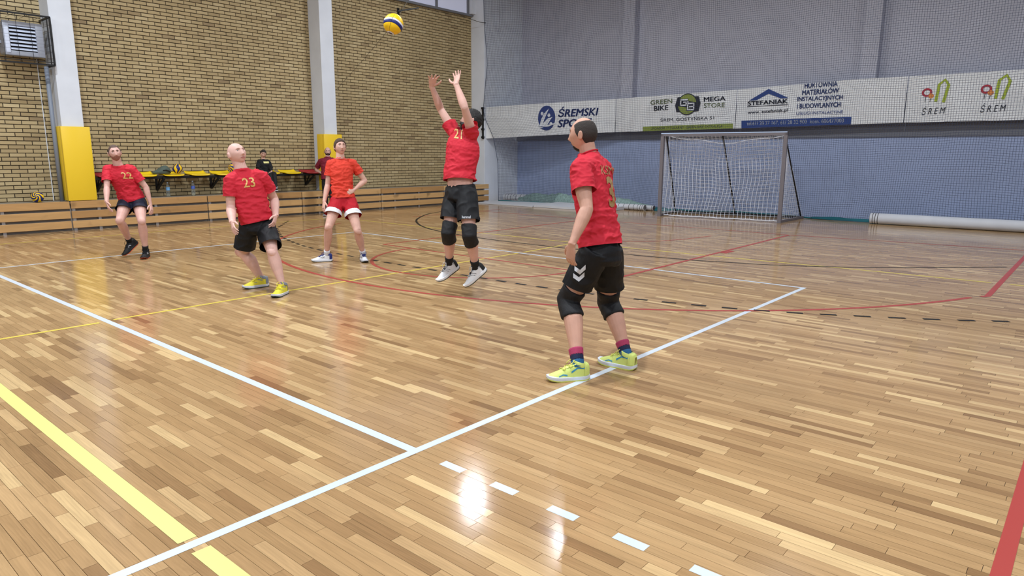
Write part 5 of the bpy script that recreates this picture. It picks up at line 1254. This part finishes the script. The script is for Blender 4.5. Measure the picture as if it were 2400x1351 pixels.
    # ---------- knee pads, socks, shoes
    for s in 'RL':
        hip, kn, an = J['hip'+s], J['kne'+s], J['ank'+s]; lg = cfg.get('leg', 1.0)*k
        if cfg.get('kneepad'):
            q = Vol(); f_ = kd[s]
            d1 = (kn-hip).normalized(); d2 = (an-kn).normalized(); md = (d1+d2).normalized(); sd = md.cross(f_).normalized()
            f1 = (f_-d1*f_.dot(d1)).normalized(); f2 = (f_-d2*f_.dot(d2)).normalized(); ff = lambda q_: f1 if q_ < 3 else (f2 if q_ > 3 else (f1+f2).normalized())
            pts = [(hip.lerp(kn, .76), .078, .080, .004), (hip.lerp(kn, .80), .077, .080, .004), (hip.lerp(kn, .9), .073, .078, .008), (kn, .072, .078, .014), (kn.lerp(an, .12), .070, .074, .006), (kn.lerp(an, .25), .072, .075, -.010), (kn.lerp(an, .29), .071, .075, -.011)]
            q.loft([(c+ff(i_)*o2*k, sd*a*lg*1.03, ff(i_)*b*lg*1.03) for i_, (c, a, b, o2) in enumerate(pts)], 22)
            kp = q.remesh('knee_pad', 0.008, 2, cfg['kneepad']); parts.append(kp); crumple(kp, 0.0025, 0.05, seed=6)
            if cfg.get('kneemark'):
                pm = kn+f_*0.02*k
        if cfg.get('socks'):
            for nm, mm_, a, b in cfg['socks']:
                q = MB(); qq = Vol(); qq.limb(an, kn, [(t, r_*lg, (r_+.004)*lg, 0) for t, r_ in zip(np.linspace(a, b, 6), np.interp(np.linspace(a, b, 6), [-.25, -.10, .02, .12, .3, .5], [.026, .033, .0405, .042, .050, .060]))], kd[s], 18)
                parts.append(mesh_obj(nm, qq.v, qq.f, mm_, None, True))
        if not cfg.get('seated') or cfg.get('shoes_seated'):
            parts.append(shoe(None, an, J['toe'+s], k, cfg['shoe'], cfg.get('flat'+s, True), lateral=1 if s == 'R' else -1))
        else:
            parts.append(shoe(None, an, J['toe'+s], k, cfg['shoe'], False, lateral=1))
    bpy.context.view_layer.update()
    for o in parts:
        o.parent = root; inv = root.matrix_world.inverted(); o.data.transform(inv)
        def down(x):
            for c in x.children: c.data.transform(inv); down(c)
        down(o)
    return root, dict(J=J, fwd=fwd, sr=sr, up=up0, shirt=shirt, shorts=sho, body=body, root=root, hfwd=hfwd, hr=hr, kd=kd)
def face_y(x, z):
    """front surface of the head at (x, z), by looking it up on the head grid"""
    s = z/0.116; best = None
    lo, hi = 0.0, 1.2
    el = math.asin(max(-1, min(1, s))); 
    for _ in range(22):
        m = (lo+hi)/2; p = head_pt(math.sin(m)*math.cos(el), math.cos(m)*math.cos(el), math.sin(el))
        if p.x < abs(x): lo = m
        else: hi = m
    return p.y
def prints(P, txt, pt, w, h, material, part='shirt', into=None, name='shirt_number', bold=0.012, shape=None, right=None, up=None):
    """print placed in world space on a finished garment"""
    t = P[part]; inv = P['root'].matrix_world.translation; pt = V(pt)-inv
    into = V(into) if into else -P['fwd']; up = V(up) if up else P['up']; into = into.normalized()
    up = (up-into*up.dot(into)).normalized(); right = V(right) if right else into.cross(up)
    return decal(txt, pt, right, up, into, w, h, t, material, name, bold, 0.003, shape)
# ------------------------------------------------------------------ the people in the hall
def basis(cfg_vec, sr, fwd): return sr*cfg_vec[0]+fwd*cfg_vec[1]+V((0, 0, 1))*cfg_vec[2]
BALL = V((2.746, 3.374, 2.85))
def toward(key, zk): d = BALL-V(POSES[key]['head']); d.z = d.length*zk; return d
gold = mat('gold print', (212, 168, 98), 0.45); dgold = mat('dull gold print', (160, 128, 82), 0.5)
red = mat('red jersey', (198, 42, 58), 0.72, bump=(260, 0.12), spec=0.25); orange = mat('orange red jersey', (212, 64, 48), 0.70, bump=(260, 0.12), spec=0.25)
red2 = mat('red shorts cloth', (176, 26, 40), 0.7, bump=(260, 0.12), spec=0.25); maroon = mat('maroon jersey', (120, 20, 44), 0.75)
blk = mat('black shorts cloth', (17, 18, 22), 0.62, bump=(200, 0.1), spec=0.35); nav = mat('black navy shorts cloth', (22, 27, 46), 0.62, bump=(200, 0.1), spec=0.35)
pad_m = mat('black knee pad knit', (16, 16, 20), 0.7, bump=(160, 0.2)); sock_k = mat('black sock', (18, 18, 20), 0.8); sock_w = mat('white sock', (222, 226, 234), 0.8, bump=(200, 0.2))
sh_w = mat('white shoe leather', (226, 228, 232), 0.5); sh_y = mat('yellow knit shoe', (232, 220, 62), 0.6, bump=(200, 0.2)); sh_f = mat('fluorescent yellow shoe', (214, 228, 124), 0.55, bump=(220, 0.15)); sh_k = mat('black shoe', (20, 20, 23), 0.55)
sh_g = mat('grey shoe', (136, 142, 152), 0.55); sh_n = mat('navy shoe trim', (34, 50, 120), 0.55); sh_b = mat('blue shoe trim', (56, 140, 178), 0.5); sh_s = mat('white shoe sole', (220, 226, 236), 0.5); sh_o = mat('orange shoe heel', (206, 90, 50), 0.55)
br_b = mat('brown brow', (92, 66, 50), 0.8); br_k = mat('black hair', (22, 19, 18), 0.6, bump=(160, 0.6, (1, 1, 0.3))); br_l = mat('pale brow', (176, 136, 120), 0.8)
hair_b = mat('short brown hair', (78, 58, 46), 0.7, bump=(150, 0.5)); hair_c = mat('cropped brown hair', (92, 72, 64), 0.75, bump=(220, 0.5)); hair_d = mat('dark cropped hair', (50, 42, 38), 0.75, bump=(220, 0.5)); stub = mat('reddish brown stubble', (150, 106, 90), 0.8, bump=(220, 0.5))
sk22 = skin('skin pale rose', (208, 164, 152)); sk23 = skin('skin pink', (216, 174, 162)); sk25 = skin('skin fair', (212, 168, 152)); sk21 = skin('skin light', (212, 168, 154)); sk3 = skin('skin tan', (198, 152, 132)); skB = skin('skin child', (204, 160, 142))
lipm = mat('lips', (176, 112, 108), 0.5); lipd = mat('lips dark', (150, 92, 86), 0.5)
M_chev = mat('white shorts print', (206, 210, 218), 0.5)
GP = 'volleyball players on the court'
HS = lambda: dict(R=dict(palm=(-0.9, -0.35, 0), thumb=(0.0, 1, 0), curl=0.42, spread=0.10), L=dict(palm=(0.9, -0.35, 0), thumb=(0.0, 1, 0), curl=0.42, spread=0.10))
_hand = hand
def P(key, label, **c):
    J = {a: V(b) for a, b in POSES[key].items()}; up0 = (J['neck']-J['pelvis']).normalized(); sr = (J['shR']-J['shL']).normalized(); fwd = up0.cross(sr).normalized()
    hs = c.pop('hands', HS())
    for s in 'RL': hs[s]['palm'] = basis(hs[s]['palm'], sr, fwd); hs[s]['thumb'] = basis(hs[s]['thumb'], sr, fwd)
    c['hands'] = hs
    return person(key, label, c)[1]

p22 = P('p22', 'man in red shirt number 22 and dark shorts crouching by the left column', k=.98, skin=sk22, look=(-.22, -1, .10), group=GP, shirt=red, hem=.02, sleeve=.66, shorts=nav, shorts_len=.42, shorts_w=1.03, flare=1.02,
        hair=dict(t=.005, mat=hair_c, recede=.5), beard=dict(t=.0022, mat=stub), brow=br_b, lip=lipd, socks=[('sock', sock_k, -.05, .18)], flatR=False, seed=1.2, tilt=(-.12, 0, 1),
        shoe=dict(upper=sh_k, sole=mat('dark shoe sole', (40, 38, 40), 0.6), tongue=sh_k, lace=sock_k, marks=[([.40, .48, .56], [.35, .75, .5], .07, sh_s)], heel=sh_k, outsole=sh_o))
prints(p22, '22', (1.751, 8.17, 1.186), 0.135, 0.092, gold, into=V((1.751, 8.17, 1.186))-CAM, right=-p22['sr'])

p23 = P('p23', 'bald man in red shirt number 23 and black shorts looking up, hands low', k=1.02, skin=sk23, look=(.10, -.95, .36), group=GP, shirt=red, hem=.02, sleeve=.60, sleeve_w=1.14, fat=1.04, belly=.025, shorts=blk, shorts_len=.80, shorts_w=1.04, flare=1.04, hemw=.94, arm=1.22, leg=1.05, neckr=1.2, headw=1.10, headh=.96,
        brow=br_l, lip=lipm, headk=1.04, seed=4.0, tilt=(-.10, .05, 1),
        shoe=dict(upper=sh_y, sole=sh_s, tongue=sh_y, lace=sh_y, heel=sh_g, collar=sh_g, outsole=mat('dark green outsole', (44, 62, 58), .6), marks=[([.28, .38, .46], [.45, .7, 1.0], .09, sh_g), ([.50, .60], [.4, .8], .05, sh_g)]))
prints(p23, '23', (1.646, 4.548, 1.196), 0.122, 0.105, gold, into=V((1.646, 4.548, 1.196))-CAM, right=-p23['sr'])

p25 = P('p25', 'young man in orange red shirt and white-hemmed red shorts, one fist at belly', k=.97, skin=sk25, look=(-.30, -.95, .20), group=GP, shirt=orange, hem=.02, sleeve=.56, fat=.93, shorts=red2, shorts_len=.50, shorts_w=1.10, flare=1.04, trim=sh_w, waist=.13,
        hair=dict(t=.013, mat=hair_b, rough=.004), brow=br_b, lip=lipm, seed=7.0, folds=1.2, collar=mat('collar edge', (206, 150, 140), .7), socks=[('sock', sock_w, -.05, .17)],
        hands=dict(R=dict(palm=(-.9, -.35, 0), thumb=(0, 1, 0), curl=.40, spread=.08), L=dict(palm=(0.1, -1, -.1), thumb=(0, .1, 1), curl=.95, spread=.04)),
        shoe=dict(upper=sh_w, sole=sh_s, tongue=sh_n, lace=sh_n, heel=sh_n, collar=sh_n, outsole=mat('gum outsole', (70, 68, 50), .6), marks=[([.40, .46, .52], [.25, .7, 1.05], .035, sh_k), ([.46, .53, .60], [.25, .7, 1.05], .035, sh_k), ([.36, .48, .62], [.5, .42, .65], .03, sh_k)]))

p21 = P('p21', 'bearded man in red shirt number 21 jumping with both arms raised to set', k=1.02, skin=sk21, look=(-.66, .75, .36), group=GP, shirt=red, hem=.15, sleeve=.38, sleeve_w=1.1, fat=1.10, core=1.32, belly=.03, shorts=blk, shorts_len=.66, shorts_w=1.02, flare=1.02, hemw=.95, waist=.10, kneepad=pad_m,
        hair=dict(t=.013, mat=br_k, rough=.008), beard=dict(t=.026, mat=br_k, rough=.006), brow=br_k, lip=lipd, flatR=False, flatL=False, seed=9.0, folds=.8, socks=[('sock', sock_k, -.05, .24)], tilt=(.45, -.3, 1),
        hands=dict(R=dict(palm=(-.85, .35, .2), thumb=(0, -1, .1), curl=.30, spread=.42, open=1.1), L=dict(palm=(.0, .75, .5), thumb=(1, .1, .1), curl=.18, spread=.30, open=1.25)),
        shoe=dict(upper=sh_w, sole=sh_w, tongue=sh_k, lace=sh_w, heel=sh_k, outsole=mat('gum outsole', (70, 68, 50), .6), marks=[([.16, .26, .34], [.55, .7, 1.0], .10, sh_k), ([.40, .47, .54], [.25, .7, 1.1], .04, sh_k), ([.47, .54, .61], [.25, .7, 1.1], .04, sh_k)]))
prints(p21, '21', (2.955, 2.636, 1.716), 0.15, 0.10, gold, into=V((2.955, 2.636, 1.716))-CAM, right=-p21['sr'])
prints(p21, 'hummel', (2.853, 2.427, 0.875), 0.085, 0.028, M_chev, 'shorts', into=V((2.853, 2.427, 0.875))-CAM, name='shorts_print', bold=0.01, right=V((.652, -.758, 0)), up=(0, 0, 1))

p3 = P('p3', 'man in red shirt number 3 seen from behind, nearest the camera on the sideline', k=1.0, skin=sk3, look=(-.27, 1.08, .03), group=GP, shirt=red, hem=.03, sleeve=.56, sleeve_w=1.12, fat=1.0, shorts=blk, shorts_len=.68, shorts_w=1.0, flare=1.0, kneepad=pad_m, arm=1.10, leg=1.06, vox=.0045, cvox=.006, headk=1.0, neckr=1.02,
        hair=dict(t=.004, mat=hair_d, bald=True, recede=.5), beard=dict(t=.006, mat=br_k, full=False), brow=br_b, lip=lipd, seed=12.0, folds=1.0, socks=[('sock_top', mat('raspberry sock', (168, 56, 92), .8, bump=(200, .2)), .13, .235), ('sock', mat('navy sock', (26, 34, 66), .8, bump=(200, .2)), .06, .145), ('sock_band', mat('petrol sock band', (40, 96, 140), .8), -.045, .066)],
        shoe=dict(upper=sh_f, sole=sh_s, tongue=sh_f, lace=mat('yellow lace', (222, 220, 110), .6), heel=sh_f, outsole=mat('yellow outsole', (196, 200, 96), .6), marks=[([.10, .20, .32, .46], [.42, .55, .62, .40], .10, sh_b), ([.56, .66, .76], [.25, .45, .30], .07, sh_b), ([.02, .08, .14], [.3, .35, .3], .12, sh_s)]))
prints(p3, '3', (1.972, 0.127, 1.252), 0.125, 0.215, dgold, into=V((1.972, 0.127, 1.252))-CAM, right=p3['sr'], bold=0.03)
c3 = V((1.98, 0.163, 1.403)); prints(p3, 'KSMI', c3, 0.26, 0.062, dgold, into=c3-CAM, right=p3['sr'], name='shirt_lettering', bold=0.0)
chevron = ([(-1, .62), (0, 0), (1, .62), (1, 1.25), (0, .63), (-1, 1.25)], [(0, 1, 4, 5), (1, 2, 3, 4)])
for c_ in ((1.55, 0.077, 0.75), (1.538, 0.077, 0.702)):
    prints(p3, '', c_, 0.075, 0.062, M_chev, 'shorts', into=V(c_)-CAM, name='shorts_chevron', shape=chevron, right=V((.652, -.758, 0.12)), up=(0, 0, 1))

boy = P('boy', 'boy in black hoodie sitting on a yellow wall seat behind player 23', k=.74, skin=skB, look=(-.34, -.90, -.22), tilt=(.14, 0, 1), shirt=mat('black hoodie', (19, 20, 24), .85, bump=(90, .2)), hem=-.02, sleeve=1.0, long=True, fat=1.12, sleeve_w=1.05, hair=dict(t=.009, mat=hair_d, rough=.004), brow=br_b, lip=lipm, headk=1.16, vox=.007, cvox=.010, seated=True,
        leg=.78, trousers=mat('black joggers', (20, 21, 25), .8), folds=.9, seed=20.0, hands=dict(R=dict(palm=(-.2, -.3, -1), thumb=(-.3, 1, 0), curl=.7, spread=.05), L=dict(palm=(.2, -.3, -1), thumb=(.3, 1, 0), curl=.7, spread=.05)),
        shoe=dict(upper=sh_k, sole=sh_s, tongue=sh_k, lace=sh_s))
boxp = ([(-1, -.4), (1, -.4), (1, .4), (-1, .4)], [(0, 1, 2, 3)])
bp = V((6.647, 12.9, 1.295)); BB = bp
prints(boy, '', BB, .12, .042, mat('pale yellow print', (226, 220, 150), .6), into=BB-CAM, shape=boxp, right=-boy['sr'], name='chest_print')

stand = P('stand', 'bald man with dark beard in maroon shirt standing hand on hip by the middle column', k=.94, skin=sk22, look=(-.52, -.85, .02), shirt=maroon, hem=-.03, sleeve=.70, fat=1.02, leg=.78, trousers=mat('black tracksuit trousers', (19, 19, 22), .75), beard=dict(t=.006, mat=br_k), hair=dict(t=.002, mat=hair_c, recede=2.5, bald=True), brow=br_k, lip=lipd, vox=.007, cvox=.010, seed=30.0,
        hands=dict(R=dict(palm=(-1, -.2, 0), thumb=(0, -.5, .6), curl=.5, spread=.05), L=dict(palm=(1, -.3, 0), thumb=(0, 1, 0), curl=.4, spread=.05)), shoe=dict(upper=sh_k, sole=sh_s, tongue=sh_k, lace=sh_k))
